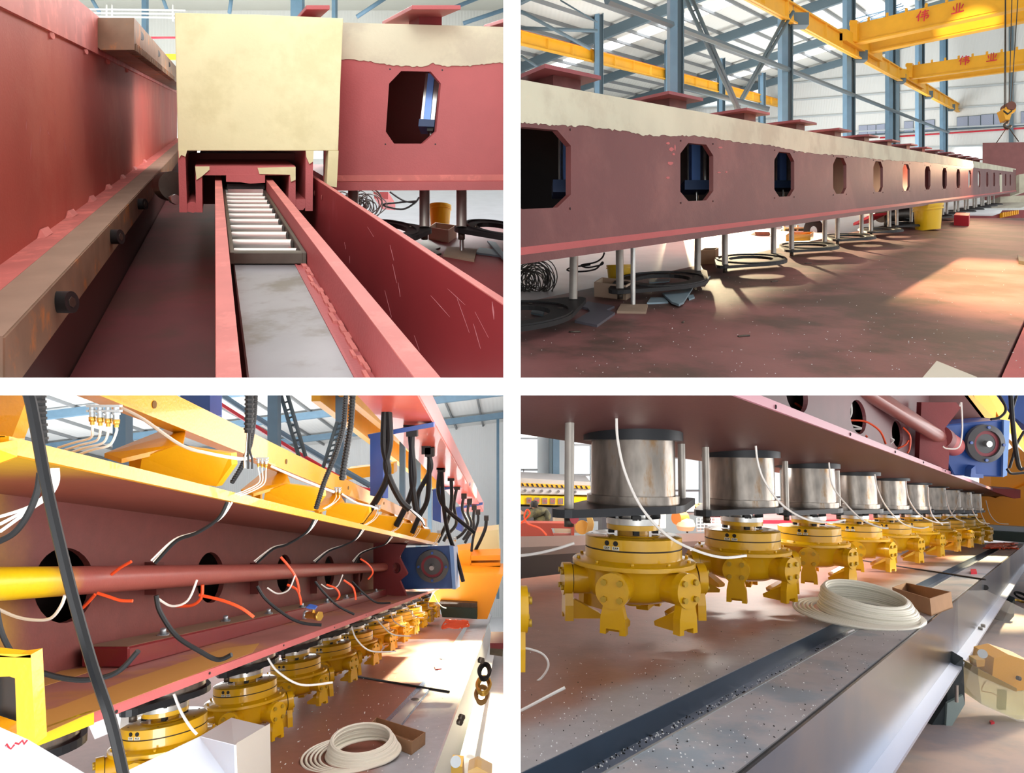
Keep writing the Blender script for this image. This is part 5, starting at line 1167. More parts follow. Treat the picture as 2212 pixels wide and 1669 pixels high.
lamp('AREA','hall_uplight_b3', F3.D(-12,-1.5,24), F3.D(-12,7,24), 4500, (1,1,1), shape='RECTANGLE', size=20, size_y=16)  # upward fill lamp added for roof and hall
lamp('AREA','side_fill_b3', (-.12,7.5,-1.0), (-6,7.5,-1.2), 200, (1,.98,.95), shape='RECTANGLE', size=11, size_y=1.3)  # added fill along the partition, lights web and rail from the right
lamp('AREA','hall_floor_fill_b3', F3.D(1.0,3.5,12), F3.D(.3,-3.8,12.5), 2200, (1,.95,.86), shape='RECTANGLE', size=2, size_y=8)  # lamp added to brighten the pale floor at right
lamp('SPOT','sun_patch_b3', F3.D(-.3,4.5,26), F3.on_u(965,1415,Z3), 62000, (1,.82,.5), spot_size=.6, spot_blend=.9, shadow_soft_size=.2)
for _o in bpy.data.objects:
    if _o.parent is None and "bay" not in _o: _o["bay"] = 3
# ================================================================ BAY 4 (lower right): row of grinding heads over the machine bed
A4 = F4.A
Z4 = -.70
n4 = (1, -F4.A.x, 0)
bedm4 = matfade('bed_brown_to_grey4', (146,98,80), (160,156,158), n4, -1.95, -1.62, .35, 2.2, rough=.42, var=.14)
struct('floor_bed', M().prism([F4.D(c,Z4,d) for c,d in ((-6.5,1.2),(-1.47,1.2),(-1.47,16.5),(-6.5,16.5))], (0,0,-.1)), bedm4)
bs = struct('floor_bed_edge', M().box(F4,-1.235,-.885,-.75,Z4,1.2,17,flat=True), mat('bed_grey', (168,164,168), .4, .1, var=.14, vscale=4, rgb2=(136,148,160), mixs=2.2, mixp=(.5,.66)))
struct('floor_hall', M().box(F4,-30,20,-1.7,-1.6,1.2,40,flat=True), mat('pink_grey_concrete',(196,176,172),.6,var=.1,vscale=1.5,rgb2=(172,164,168),mixs=1))
sl = thing('bed_slot', 'recessed dark blue slot running along the machine bed, lower right bay', 'slot', F4.D(-1.4,Z4,3))
M().box(F4,-1.48,-1.465,-.79,Z4-.002,1.2,17,flat=True).build('slot_wall', mat('slate_blue_wall',(56,74,92),.35,.3,var=.1), sl)
M().box(F4,-1.47,-1.235,-.80,-.785,1.55,17,flat=True).build('slot_floor', mat('slot_bright',(150,156,172),.28,.6,var=.15,vscale=9), sl)
M().box(F4,-1.245,-1.233,-.79,Z4+.002,1.2,17,flat=True).build('slot_lip', alu, sl)
ch = thing('bed_channel', 'wide polished steel channel along the front edge of the bed, lower right bay', 'channel', F4.D(-.85,-.9,3))
brsh = mat('brushed_channel4', (128,128,134), .24, .85, var=.10, vscale=2, rgb2=(104,116,132), mixs=.8)
M().box(F4,-.885,-.868,-.74,-.706,1.2,15,flat=True).build('black_gap', black, ch)
M().prism([F4.D(c,u,1.2) for c,u in ((-.868,-.70),(-.855,-.70),(-.855,-.745),(-.868,-.745))], A4*14).build('upper_lip', brsh, ch)
M().prism([F4.D(c,u,1.2) for c,u in ((-.872,-.745),(-.856,-.745),(-.848,-1.14),(-.862,-1.14))], A4*14).build('channel_web', brsh, ch)
M().prism([F4.D(c,u,1.2) for c,u in ((-.862,-1.14),(-.848,-1.135),(-.752,-1.155),(-.752,-1.175),(-.862,-1.17))], A4*14).build('lower_flange', mat('bright_flange',(186,196,220),.3,.5), ch)
for x, y in ((2123,1354),(2117,1360)):
    p = F4.on_u(x,y,-1.15); M().cyl(p, p+V((0,0,.03)), .02, n=8).build('flange_bolt', black, ch)
M().cyl(F4.on_c(2128,1268,-.86), F4.on_c(2128,1268,-.84), .03, n=14).build('end_hole', black, ch)
def pedfoot(pts, D, w, lab):
    t = thing('support_foot', lab, 'foot', W(*pts[0],D), 'support feet')
    M().prism([W(x,y,D) for x,y in pts], V((.0,w,0))).build('front_plate', mat('dark_teal_foot',(52,62,66),.5), t)
    return t
t = pedfoot(((2046,1512),(2046,1450),(2080,1420),(2084,1520),(2040,1580),(2038,1592),(2004,1578)), 4.95, .3, 'dark teal support foot under the channel, lower right bay')
M().prism([W(x,y,4.93) for x,y in ((2046,1518),(2080,1500),(2084,1520),(2042,1590))], V((0,.02,0))).build('light_foot_plate', mat('pale_teal',(150,168,166),.45), t)
M().cyl(W(2066,1478,4.9), W(2066,1515,4.9), .012, n=10).build('anchor_bolt', steel, t)
t = pedfoot(((2166,1342),(2180,1310),(2192,1290),(2190,1330),(2172,1350)), 9.8, .5, 'far tan support foot beside the bright floor, lower right bay')
# crossbeam above
cb4 = thing('gantry_crossbeam', 'dark red crossbeam overhead carrying the presses, lower right bay', 'beam', F4.D(-2,.5,5))
under4 = mat('beam_underside', (92,52,50), .5, var=.1, vscale=1.2, bump=.08, bscale=50)
M().box(F4,-3.07,-1.27,.462,.50,1.4,18.5,flat=True).build('bottom_plate', under4, cb4)
M().box(F4,-1.27,-1.255,.462,.502,1.4,18.5,flat=True).build('plate_edge', mat('pink_plate_edge',(178,116,130),.45), cb4)
for x,y in ((1675,878),(1836,937),(1933,975),(1994,998),(2041,1016)):
    p = F4.on_c(x,y,-1.254); M().cyl(p-V((.003,0,0)), p+V((.002,0,0)), .010, n=8).build('edge_hole', black, cb4)
hol = []
cw = -1.62
for xl, xr, yc, hh in ((1697,1745,853,52),(1836,1871,900,48),(1926,1950,937,38)):
    dl, dr = -cw*FPX/(2290-xl), -cw*FPX/(2290-xr); dm = (dl+dr)/2; xm = 2290+cw*FPX/dm
    u = (1112-yc)/FPX*dm; hu = hh*.75/FPX*dm
    hol.append([F4.D(cw,u+hu*math.sin(a),dm+(dr-dl)/2*math.cos(a)) for a in [i*math.pi/12 for i in range(24)]])
M().plate([F4.D(cw,.48,2.2),F4.D(cw,.48,10.2),F4.D(cw,1.9,10.2),F4.D(cw,1.9,2.2)], hol, V((-.03,0,0))).build('web', mat('red_shade_web',(104,52,56),.5,var=.12), cb4)
M().box(F4,-1.80,-1.76,.5,1.9,2.2,10.2,flat=True).build('shade_liner', mat('inside_shade_red',(34,18,18),.7), cb4)  # dark sheet added behind the web to blacken its openings
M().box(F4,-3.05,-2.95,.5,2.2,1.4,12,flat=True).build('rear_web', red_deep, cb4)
M().prism([W(x,y,6.9) for x,y in ((1990,868),(2065,868),(2075,880),(2040,925),(2050,980),(2048,1014),(1985,990))], V((0,.08,0))).build('bracket_plate', red_dark, cb4)
M().prism([W(x,y,8) for x,y in ((1840,840),(2080,840),(2130,905),(2060,925),(1960,900))], V((0,.2,0))).build('inner_flange', red_deep, cb4)
sh = thing('drive_shaft', 'dull red drive shaft slanting down to the blue gearbox, lower right bay', 'shaft', W(1950,900,6))
a, b = W(1850,830,5.2), W(2030,944,7.0)
M().cyl(a, b, .0720, n=28).build('shaft_tube', mat('dusty_red_shaft',(150,88,82),.35,var=.08), sh)
M().cyl(b-(b-a).normalized()*.05, b+(b-a).normalized()*.14, .125, n=28).build('coupling_flange', red_dark, sh)
M().cyl(b+(b-a).normalized()*.14, b+(b-a).normalized()*.6, .115, n=28).build('coupling_sleeve', red1, sh)
gb = thing('gearbox', 'blue gearbox with round cover above the farthest heads, lower right bay', 'gearbox', W(2120,1030,8))
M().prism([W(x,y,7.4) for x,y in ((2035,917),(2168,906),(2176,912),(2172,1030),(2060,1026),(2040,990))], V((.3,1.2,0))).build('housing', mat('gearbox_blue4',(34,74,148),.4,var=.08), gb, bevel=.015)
M().prism([W(x,y,7.35) for x,y in ((2168,906),(2181,908),(2175,1026),(2166,1030))], V((.3,1.1,0))).build('lit_side', mat('gearbox_lit_blue',(110,150,210),.4), gb)  # light falling on the side is painted as brighter blue
M().prism([W(x,y,7.3) for x,y in ((2098,1012),(2106,1005),(2108,1022),(2124,1024),(2124,1032),(2096,1030))], V((0,.1,0))).build('mount_lug', blue_paint, gb)
cC = W(2126,957,7.35)
M().lathe(cC, V((0,-1,0)), [(.0,-.02),(.215,-.02),(.215,.03),(.15,.05),(.15,.02),(0,.02)], n=40).build('round_cover', mat('grey_cover',(72,74,78),.5), gb)
M().lathe(cC, V((0,-1,0)), [(.11,.024),(.145,.024)], n=40).build('red_ring', mat('dull_maroon',(120,34,48),.5), gb)
M().cyl(cC, cC+V((0,-.08,0)), .034, n=16).build('shaft_end', steel, gb)
for a_ in range(4):
    p = cC+V((.185*math.cos(a_*1.571+1.5),-.03,.185*math.sin(a_*1.571+1.5))); M().cyl(p, p+V((0,-.03,0)), .018, n=6).build('cover_bolt', blue_paint, gb)
# heads and presses
UP4 = F4.up(.15, .106)
R4 = .268
hd = None
for k in range(-1, 10):
    D = 3.67+1.154*k
    o = FH.D(-2.577, (1105-1152)/FPX*3.67, D)
    if k < 0: lab = 'yellow grinding head cut off at the left edge, lower right bay'
    else: lab = '%s yellow grinding head in the receding row, lower right bay' % ORD[k]
    if hd is None: hd = head(o, UP4, R4, lab, 'grinding heads, lower right bay', -.45, -.72); o0 = o
    else: dup(hd, o-o0, lab)
    if k < 0: continue
    lab = '%s polished steel press drum with black clamp plate, lower right bay' % ORD[k]
    if k == 0: pr = press(o, UP4, R4, A4, .66, .07, .60, .60, lab, 'presses, lower right bay'); op = o
    else: dup(pr, o-op, lab)
# thin white tubes
def tb(lst, D, r, m_, nm, lab, cat='tube', grp=None): return wires([W(x,y,d_) for (x,y),d_ in zip(lst, D if isinstance(D,(list,tuple)) else [D]*len(lst))], r, m_, nm, lab, cat, grp)
tbs = [([(1331,893),(1334,950),(1350,1020),(1385,1095),(1440,1155),(1500,1187),(1560,1203),(1612,1199)],3.1),([(1632,962),(1637,1000),(1652,1040),(1690,1090),(1740,1120),(1790,1127),(1826,1122)],4.2),([(1790,998),(1797,1045),(1820,1080),(1860,1120),(1900,1138),(1918,1140)],5.4),([(1889,1023),(1895,1055),(1915,1095),(1950,1130),(1985,1140),(2006,1137)],6.6),([(1956,1038),(1962,1075),(1985,1110),(2020,1127),(2048,1128)],7.7),([(2004,1050),(2006,1085),(2015,1115),(2036,1133)],8.8),([(2041,1058),(2047,1090),(2060,1115),(2085,1127)],9.6),([(2070,1064),(2066,1090),(2050,1115),(2025,1128)],10.5),([(2094,1070),(2100,1100),(2115,1125),(2137,1130)],11.5),([(2113,1076),(2118,1105),(2130,1130),(2140,1138)],12.5),([(2129,1080),(2138,1110),(2155,1128),(2178,1131)],13)]
for k,(pl,D) in enumerate(tbs):
    tb(pl, D, .0068 if k<4 else .008, white_tube, 'white_tube', '%s thin white tube curving down from the beam underside, lower right bay' % ORD[k])
tb([(1100,1201),(1150,1196),(1200,1185),(1240,1172)], 3.0, .0068, white_tube, 'white_tube', 'white tube with yellowish tip entering from the left edge, lower right bay')
tb([(1100,1395),(1140,1400),(1172,1412),(1184,1435),(1170,1462),(1140,1482),(1100,1500)], 2.75, .005, white_tube, 'white_tube', 'bent white tube lying on the bed at the left edge, lower right bay')
tb([(1100,1546),(1140,1526),(1185,1502),(1220,1484)], 2.3, .0055, white_tube, 'white_tube', 'straight white tube end on the bed below the bent one, lower right bay')
ob = [([(1700,868),(1720,872),(1745,892)],4.3),([(1750,853),(1756,880),(1758,898)],4.4),([(1836,907),(1870,910),(1900,930),(1913,958)],5.4),([(1850,935),(1865,938),(1873,943)],5.4),([(1950,922),(1965,940),(1965,965),(1960,978)],6.4),([(1938,968),(1955,960),(1962,950)],6.4)]
for k,(pl,D) in enumerate(ob): tb(pl, D, .0085, orange_hose, 'orange_hose', '%s piece of orange hose above the beam plate from the left, lower right bay' % ORD[k].replace('nearest','first'), 'hose')
for k,(pl,D) in enumerate((([(1808,893),(1825,912),(1860,924),(1842,926)],5.2),([(1838,870),(1838,895),(1825,908),(1812,900)],5.3),([(1910,935),(1925,946),(1930,950),(1920,960)],6.2),([(2076,868),(2060,895),(2030,902),(2000,900)],7.0),([(2076,868),(2078,930),(2070,965),(2045,968),(2036,963)],6.9),([(1660,858),(1675,860),(1690,855),(1700,848)],4.3))):
    tb(pl, D, .008, white_tube, 'white_tube_loop', '%s white tube loop in the openings above the beam plate, lower right bay' % ORD[k])
for k,(pl,D) in enumerate((([(2150,840),(2172,880),(2160,900),(2140,905)],7.0),([(2182,840),(2186,900),(2192,960),(2200,1005),(2208,1012)],6.5),([(2200,840),(2190,870),(2180,905)],6.8),([(2212,930),(2195,960),(2188,985),(2180,1010)],6.9),([(2175,1012),(2185,1022),(2212,1020)],7))):
    tb(pl, D, .022 if k==1 else .014, rubber, 'black_hose', '%s black hose dangling beside the gearbox, lower right bay' % ORD[k].replace('nearest','first'), 'hose')
t = thing('yellow_rail', 'yellow upper rail and flange corner above the gearbox, lower right bay', 'rail', W(2120,880,8.2))
M().prism([W(x,y,8.0) for x,y in ((2072,840),(2088,840),(2150,905),(2128,912))], V((.1,.5,0))).build('flange_edge', orange_y, t)
M().prism([W(x,y,8.4) for x,y in ((2095,840),(2125,840),(2152,880),(2150,905),(2118,880))], V((.1,.4,0))).build('gusset', yellow, t)
M().prism([W(x,y,8.5) for x,y in ((2128,840),(2142,840),(2230,960),(2230,1000),(2160,905))], V((.1,.3,0))).build('rail_face', orange_y, t)
tag(M().prism([W(x,y,9.5) for x,y in ((2150,840),(2230,840),(2230,930),(2190,900))], V((0,.3,0))).build('blue_post', blue_paint), 'blue post fragment at the upper right corner, lower right bay', 'post')
# end wall orange
t = thing('orange_end_machine', 'orange end machine behind the last heads, lower right bay', 'machine', W(2160,1160,18))
M().prism([W(x,y,15.8) for x,y in ((2105,1062),(2150,1075),(2230,1040),(2230,1140),(2105,1130))], V((0,1,0))).build('orange_panel', mat('machine_orange', (252,164,34), .35), t)
M().prism([W(x,y,15.7) for x,y in ((2120,1132),(2230,1138),(2230,1150),(2122,1144))], V((0,.6,0))).build('grey_strip', alu, t)
M().prism([W(x,y,15.6) for x,y in ((2122,1145),(2230,1151),(2230,1172),(2124,1165))], V((0,.6,0))).build('dark_panel', mat('dark_green_paint',(34,52,44),.5), t)
M().prism([W(x,y,15.9) for x,y in ((2140,1010),(2230,960),(2230,1070),(2200,1082),(2140,1060))], V((0,.4,0))).build('orange_upper', mat('machine_orange', (252,164,34), .35), t)
tag(M().prism([W(x,y,12) for x,y in ((2120,1052),(2204,1057),(2204,1075),(2190,1076))], V((0,.3,0))).build('red_bar_end', red_dark), 'dull red bar end beside the orange end machine, lower right bay', 'bar')
m = M()
for i in range(7):
    m.tube([F4.on_u(2125+random.uniform(0,75),1177+random.uniform(-6,8),Z4+.03) for j in range(7)], .014, n=6)
tag(m.build('orange_hose_heap', orange_hose), 'tangled orange hose heap at the far end of the bed, lower right bay', 'hose')
# things on the bed
o = F4.on_u(1876,1336,Z4+.0)+V((0,0,.035))
coil(o, F4.up(.5,.07), .315, 10, 'big milky white tube coil lying on the bed, lower right bay')
cc = [F4.on_u(x,y,Z4) for x,y in ((1930,1300),(2012,1330),(2058,1312),(1960,1288))]
carton_box((cc, V((0,.02,.115))), 'open brown carton on the bed right of the white tube coil, lower right bay')
tag(M().tube([F4.on_u(1840,1206,Z4+.008),F4.on_u(1900,1216,Z4+.008),F4.on_u(2128,1251,Z4+.008)], .010, n=6, sub=1).build('steel_rod', black), 'thin dark rod lying across the bed behind the coil, lower right bay', 'rod')
tag(M().prism([F4.on_u(x,y,Z4+.03) for x,y in ((2096,1228),(2108,1228),(2110,1234),(2097,1234))], V((0,0,-.03))).build('plastic_stopper', red_pipe), 'small red cap on the far bed slot, lower right bay', 'cap')
tag(M().cyl(W(1829,1367,3.9), W(1844,1361,3.95), .008, n=8).build('cigarette_end', paper), 'small white cigarette end lying in the bed slot, lower right bay', 'scrap')
m, m2 = M(), M()
for i in range(1300):
    x, y = random.uniform(1125,2100), random.uniform(1330,1668)
    b_ = F4.on_u(x,y,Z4+.001)
    c = b_.x-F4.A.x*b_.y
    if c > -.89: continue
    u_ = Z4 if (c < -1.47 or c > -1.23) else -.785
    if u_ != Z4: b_ = F4.on_u(x,y,u_+.001)
    if c < -1.9 and random.random() < .6: continue
    s = random.uniform(.0006,.0019)
    (m if random.random()<.6 else m2).obox(b_, V((s,0,0)), V((0,s*1.5,0)), V((0,0,s*.6)))
for i in range(210):
    b_ = F4.on_u(*((lambda f: (1283+f*560, 1657-f*290+random.uniform(-8,5)))(random.random())), -.784); s = random.uniform(.0012,.003)
    c = b_.x-F4.A.x*b_.y
    if -1.46 < c < -1.25: (m if random.random()<.5 else m2).obox(b_, V((s,0,0)), V((0,s*1.5,0)), V((0,0,s*.7)))
o = tag(m.build('metal_chips', paper), 'scattered bright metal chips on the bed and slot, lower right bay', 'chips'); o['kind'] = 'stuff'
o = tag(m2.build('dark_chips', black), 'scattered dark chips and dirt on the bed and slot, lower right bay', 'chips'); o['kind'] = 'stuff'
# lubrication pump at right
t = thing('lubrication_pump', 'yellow lubrication pump with a clear oil tank, bagged', 'pump', F4.on_u(2170,1550,-1.6))
oil = mat('yellowish_tank', (222,218,150), .15, alpha=.55)
D = 5.0
M().prism([W(x,y,D) for x,y in ((2112,1455),(2205,1492),(2240,1480),(2240,1552),(2195,1553),(2120,1520))], V((.0,.25,0))).build('oil_tank', oil, t)
M().prism([W(x,y,D-.04) for x,y in ((2112,1443),(2196,1486),(2196,1494),(2112,1458))], V((.0,.3,0))).build('tank_lid', mat('olive_lid',(150,120,30),.4), t)
M().prism([W(x,y,D-.02) for x,y in ((2147,1420),(2178,1413),(2230,1430),(2230,1488),(2192,1492),(2142,1468))], V((.0,.22,0))).build('pump_housing', mat('pump_yellow',(220,160,30),.35), t)
M().cyl(W(2122,1411,D), W(2122,1411,D-.03)+V((0,0,0)), .033, n=24).build('gauge', alu, t)
M().prism([W(x,y,D) for x,y in ((2108,1424),(2128,1424),(2126,1438),(2110,1440))], V((0,.08,0))).build('side_fitting', brass, t)
for x in (2160,2168): M().cyl(W(x,1490,D+.05), W(x-2,1530,D+.05), .02, n=12).build('suction_pipe', steel_dk, t)
M().tube([W(x,y,D+.02) for x,y in ((2128,1470),(2120,1490),(2140,1495),(2160,1505))], .005, n=6).build('inner_cable', red_pipe, t)
M().cyl(W(2197,1463,D-.05), W(2203,1465,D-.05), .016, n=12).build('black_knob', black, t)
fil = mat('clear_film', (245,245,240), .15, alpha=.14)
M().prism([W(x,y,D-.1) for x,y in ((2085,1480),(2110,1400),(2145,1350),(2180,1325),(2235,1325),(2235,1560),(2200,1558),(2120,1520))], V((0,.5,.02))).build('plastic_bag', fil, t)
tag(M().prism([F4.on_u(x,y,-1.585) for x,y in ((2137,1555),(2143,1554),(2148,1558),(2140,1560))], (0,0,-.015)).build('paper_scrap', red_pipe), 'tiny red and white scrap on the floor below the pump, lower right bay', 'scrap')
for k,(x,y,r) in enumerate(((2205,1285,9),(2203,1302,10),(2200,1318,9))):
    o = W(x,y,11.8); t = thing('coiled_hose', '%s hose coil on the floor at the right edge, lower right bay' % ('upper black','middle tan','lowest tan')[k], 'hose', o)
    for j in range(2): M().tube([o+V((r/FPX*11.8*math.cos(a)*(1.2-.15*j),.1*math.sin(a),r*.4/FPX*11.8*math.sin(a)-.012*j)) for a in [i*.785 for i in range(8)]], .016, n=6, sub=4, closed=True).build('hose_loop', rubber if k==0 else brass, t)
# ---------------------------------------------------------------- workshop behind bay 4
hm = thing('long_steel_beam', 'long grey steel box beam lying behind the first heads, lower right bay', 'beam', W(1250,1200,6.2))
M().prism([W(x,y,d_) for x,y,d_ in ((1100,1158,6.0),(1560,1150,8.5),(1560,1166,8.5),(1100,1182,6.0))], V((0,.3,-.1))).build('top_face', mat('silver_paint',(196,194,194),.35,.5), hm)
M().prism([W(x,y,d_) for x,y,d_ in ((1100,1182,6.0),(1560,1166,8.5),(1560,1176,8.5),(1100,1202,6.0))], V((0,.05,0))).build('middle_face', mat('grey_band',(140,138,138),.4,.4), hm)
M().prism([W(x,y,d_) for x,y,d_ in ((1100,1202,6.05),(1560,1176,8.5),(1560,1196,8.5),(1100,1252,6.05))], V((0,.05,0))).build('lower_face', mat('dark_grey_band',(78,80,84),.4,.4), hm)
rb = thing('red_steel_frame', 'dull red steel frame piece behind the left press rod, lower right bay', 'frame', W(1180,1150,9))
M().plate([W(x,y,9) for x,y in ((1100,1128),(1240,1130),(1240,1158),(1100,1158))], [[W(x,y,9) for x,y in ((1190,1140),(1234,1141),(1234,1156),(1196,1156))]], V((0,.15,0))).build('frame_body', mat('orange_red_frame',(168,78,64),.5), rb)
tb([(1120,1133),(1135,1120),(1144,1108),(1138,1100),(1132,1115),(1140,1130),(1165,1140),(1180,1155)], 8.8, .012, orange_hose, 'orange_hose', 'orange hose looped over the red frame at the left edge, lower right bay', 'hose')
mc = thing('polishing_line', 'grey and yellow polishing line with numbered covers behind the worker, lower right bay', 'machine', W(1200,1100,14))
M().prism([W(x,y,14) for x,y in ((1100,1030),(1275,1040),(1275,1048),(1100,1041))], V((0,1,0))).build('top_rail', mat('rail_grey',(176,176,176),.5), mc)
M().prism([W(x,y,13.95) for x,y in ((1100,1048),(1275,1055),(1275,1068),(1100,1066))], V((0,1,0))).build('control_band', mat('light_band',(206,206,208),.5), mc)
hz = M().prism([W(x,y,13.9) for x,y in ((1100,1042),(1275,1050),(1275,1055),(1100,1048))], V((0,.2,0))).build('hazard_strip', yellow_c, mc)
for k in range(16):
    x = 1104+k*10.6; y = 1042.3+k*.48
    M().prism([W(a_,b_,13.88) for a_,b_ in ((x,y),(x+4,y),(x+7,y+6),(x+3,y+6))], V((0,.02,0))).build('black_stripe', black, hz)
M().prism([W(x,y,13.9) for x,y in ((1100,1069),(1275,1074),(1275,1092),(1100,1088))], V((0,.8,0))).build('yellow_cover', mat('cover_yellow',(246,200,20),.4), mc)
M().prism([W(x,y,13.9) for x,y in ((1100,1092),(1320,1100),(1320,1125),(1100,1125))], V((0,.8,0))).build('lower_body', mat('dark_lower',(70,72,76),.5), mc)
for k, num in enumerate(('15','14','13','12','11')):
    x = 1137+k*17
    p = M().prism([W(a_,b_,13.85) for a_,b_ in ((x,1074+k*.4),(x+11,1074+k*.4),(x+11,1087+k*.4),(x,1087+k*.4))], V((0,.03,0))).build('number_plate', mat('brown_grey_plate',(120,108,100),.5), mc)
    c = bpy.data.curves.new('number_text', 'FONT'); c.body = num; c.size = .085; c.extrude = .002; c.align_x = 'CENTER'
    to = bpy.data.objects.new('number_text', c); COL.objects.link(to); to.rotation_euler = (math.pi/2,0,0)
    bpy.context.view_layer.update()
    me = bpy.data.meshes.new_from_object(to.evaluated_get(bpy.context.evaluated_depsgraph_get())); bpy.data.objects.remove(to)
    no = bpy.data.objects.new('number_text', me); COL.objects.link(no); me.materials.clear(); me.materials.append(red_pipe)
    no.rotation_euler = (math.pi/2,0,0); no.parent = p; no.location = W(x+5.5,1083+k*.4,13.83)-V(p['_o'])
for k in range(8):
    x = 1116+k*18; M().cyl(W(x,1058+k*.5,13.95), W(x,1058+k*.5,13.8), .03, n=12).build('gauge', mat('dark_gauge',(96,92,92),.4), mc)
# worker
wk = thing('person', 'worker with short black hair in a dark olive jacket bending, seen from behind', 'person', W(1165,1128,10.5))
P_ = lambda x, y, dz=0: W(x,y,10.5+dz)-V(wk['_o'])
def skin(name, verts, edges, radii, m_, root):
    me = bpy.data.meshes.new(name); me.from_pydata([tuple(v) for v in verts], edges, [])
    ob = bpy.data.objects.new(name, me); COL.objects.link(ob)
    md = ob.modifiers.new('skin', 'SKIN'); 
    for i, r in enumerate(radii): me.skin_vertices[0].data[i].radius = (r, r)
    me.skin_vertices[0].data[root].use_root = True
    ob.modifiers.new('sub', 'SUBSURF').levels = 1
    bpy.context.view_layer.update()
    m2 = bpy.data.meshes.new_from_object(ob.evaluated_get(bpy.context.evaluated_depsgraph_get()), depsgraph=bpy.context.evaluated_depsgraph_get())
    bpy.data.objects.remove(ob); m2.materials.clear(); m2.materials.append(m_)
    for p in m2.polygons: p.use_smooth = True
    return m2
skinm = mat('worker_skin', (196,150,120), .5); jack_m = mat('olive_jacket', (58,58,44), .8, var=.25, vscale=14, rgb2=(92,88,56), mixs=10)
vs = [P_(1168,1128),P_(1166,1112),P_(1160,1102),P_(1153,1096),P_(1150,1090),P_(1176,1104),P_(1184,1114,-.1),P_(1182,1124,-.25),P_(1146,1106,-.1),P_(1138,1116,-.2),P_(1128,1108,-.35)]
me = skin('person_body', vs, [(0,1),(1,2),(2,3),(3,4),(2,5),(5,6),(6,7),(2,8),(8,9),(9,10)], [.13,.13,.13,.05,.045,.075,.06,.04,.07,.05,.03], jack_m, 0)
bo = bpy.data.objects.new('body_in_jacket', me); COL.objects.link(bo); bo.parent = wk; bo['_o'] = wk['_o']
hh = W(1153,1091,10.45)
M().lathe(hh-V((0,0,.055)), V((.15,0,1)), [(0,0),(.035,.005),(.05,.04),(.055,.07),(.045,.105),(.02,.12),(0,.12)], n=16).build('head', skinm, wk)
M().lathe(hh-V((0,0,.02)), V((.1,0,1)), [(.06,0),(.064,.04),(.05,.085),(.02,.1),(0,.102)], n=16).build('short_black_hair', black, wk)
for s in (-1,1): M().obox(hh+V((.058*s,-.01,-.005)), V((.008,0,0)), V((0,.01,0)), V((0,0,.018))).build('ear', skinm, wk)
hp = W(1127,1107,10.1)
hm_ = M().obox(hp, V((.028,0,0)), V((0,.012,0)), V((0,0,.02))).build('hand', skinm, wk)
for i in range(4): M().tube([hp+V((-.02,-.005,.015-.011*i)), hp+V((-.05,-.015,.014-.012*i)), hp+V((-.06,-.035,.01-.012*i))], .006, n=6).build('finger', skinm, hm_)
M().tube([hp+V((.0,0,.02)), hp+V((-.015,-.015,.04)), hp+V((-.03,-.02,.045))], .007, n=6).build('thumb', skinm, hm_)
# clutter beyond
tagp = thing('red_tag', 'red oval tag hanging below the left end of the first clamp plate, lower right bay', 'tag', W(1240,1115,3.2))
M().prism([W(1240+10*math.cos(a_),1118+13*math.sin(a_)*1.0,3.15) for a_ in [k*.524 for k in range(12)]], V((0,.008,0))).build('tag_body', mat('tag_red',(190,30,50),.4), tagp)
M().prism([W(x,y,3.145) for x,y in ((1235,1113),(1244,1113),(1244,1118),(1235,1118))], V((0,.003,0))).build('tag_mark', black, tagp)
def blob(x0,y0,x1,y1,D,dd,m_,nm,lab,cat): 
    return tag(M().prism([W(x0,y0,D),W(x1,y0,D),W(x1,y1,D),W(x0,y1,D)], V((0,dd,0))).build(nm,m_), lab, cat)
mch = thing('yellow_motor_unit', 'cream and yellow motor unit with a rope bundle behind the first clamp plate', 'machine', W(1255,1150,9.5))
M().prism([W(x,y,9.6) for x,y in ((1198,1112),(1246,1110),(1250,1150),(1198,1150))], V((0,.5,0))).build('cream_cabinet', mat('cream_cabinet',(206,196,172),.5), mch)
M().cyl(W(1257,1138,9.3), W(1257,1138,9.9), .10, n=24).build('drum_reel', mat('ochre_reel',(206,160,70),.5), mch)
for i in range(8): M().tube([W(1266+i*1.2,1110,9.2),W(1270+i*1.6,1130,9.15),W(1266+i*1.5,1150,9.2)], .010, n=5).build('rope_strand', mat('tan_rope',(190,160,90),.7), mch)
blob(1300,1104,1345,1160,11,.5,mat('dark_cabinet',(60,64,70),.5),'dark_cabinet','dark grey cabinet behind the first head neck, lower right bay','cabinet')
blob(1405,1100,1438,1140,12,.5,mat('mint_cabinet',(196,204,196),.5),'pale_cabinet','pale mint cabinet right of the first head neck, lower right bay','cabinet')
t = thing('small_pump', 'orange and cream pump with round tank right of the first head, lower right bay', 'pump', W(1470,1140,10))
M().cyl(W(1460,1118,10), W(1478,1118,10.1), .10, n=20).build('orange_motor', mat('orange_motor',(232,140,60),.4), t)
M().lathe(W(1480,1146,10), V((0,0,1)), [(0,0),(.12,.02),(.15,.09),(.12,.17),(0,.2)], n=20).build('round_tank', mat('cream_tank',(226,208,170),.4), t)
t = thing('wire_basket', 'white wire mesh basket behind the gap between the first two heads', 'basket', W(1540,1140,11))
for i in range(9): M().tube([W(1505+i*8,1118,11),W(1505+i*8,1148,11)], .008, n=4, sub=1).build('wire', paper, t)
for i in range(5): M().tube([W(1505,1118+i*7,11),W(1570,1118+i*7,11)], .008, n=4, sub=1).build('wire', paper, t)
t = thing('work_table', 'light work table with boxes behind the first two presses', 'table', W(1530,1108,12))
M().prism([W(x,y,12) for x,y in ((1478,1106),(1570,1110),(1570,1114),(1478,1110))], V((0,.8,0))).build('top', alu, t)
for x in (1484,1563): M().tube([W(x,1112,12),W(x,1150,12)], .02, n=5, sub=1).build('leg', steel_dk, t)
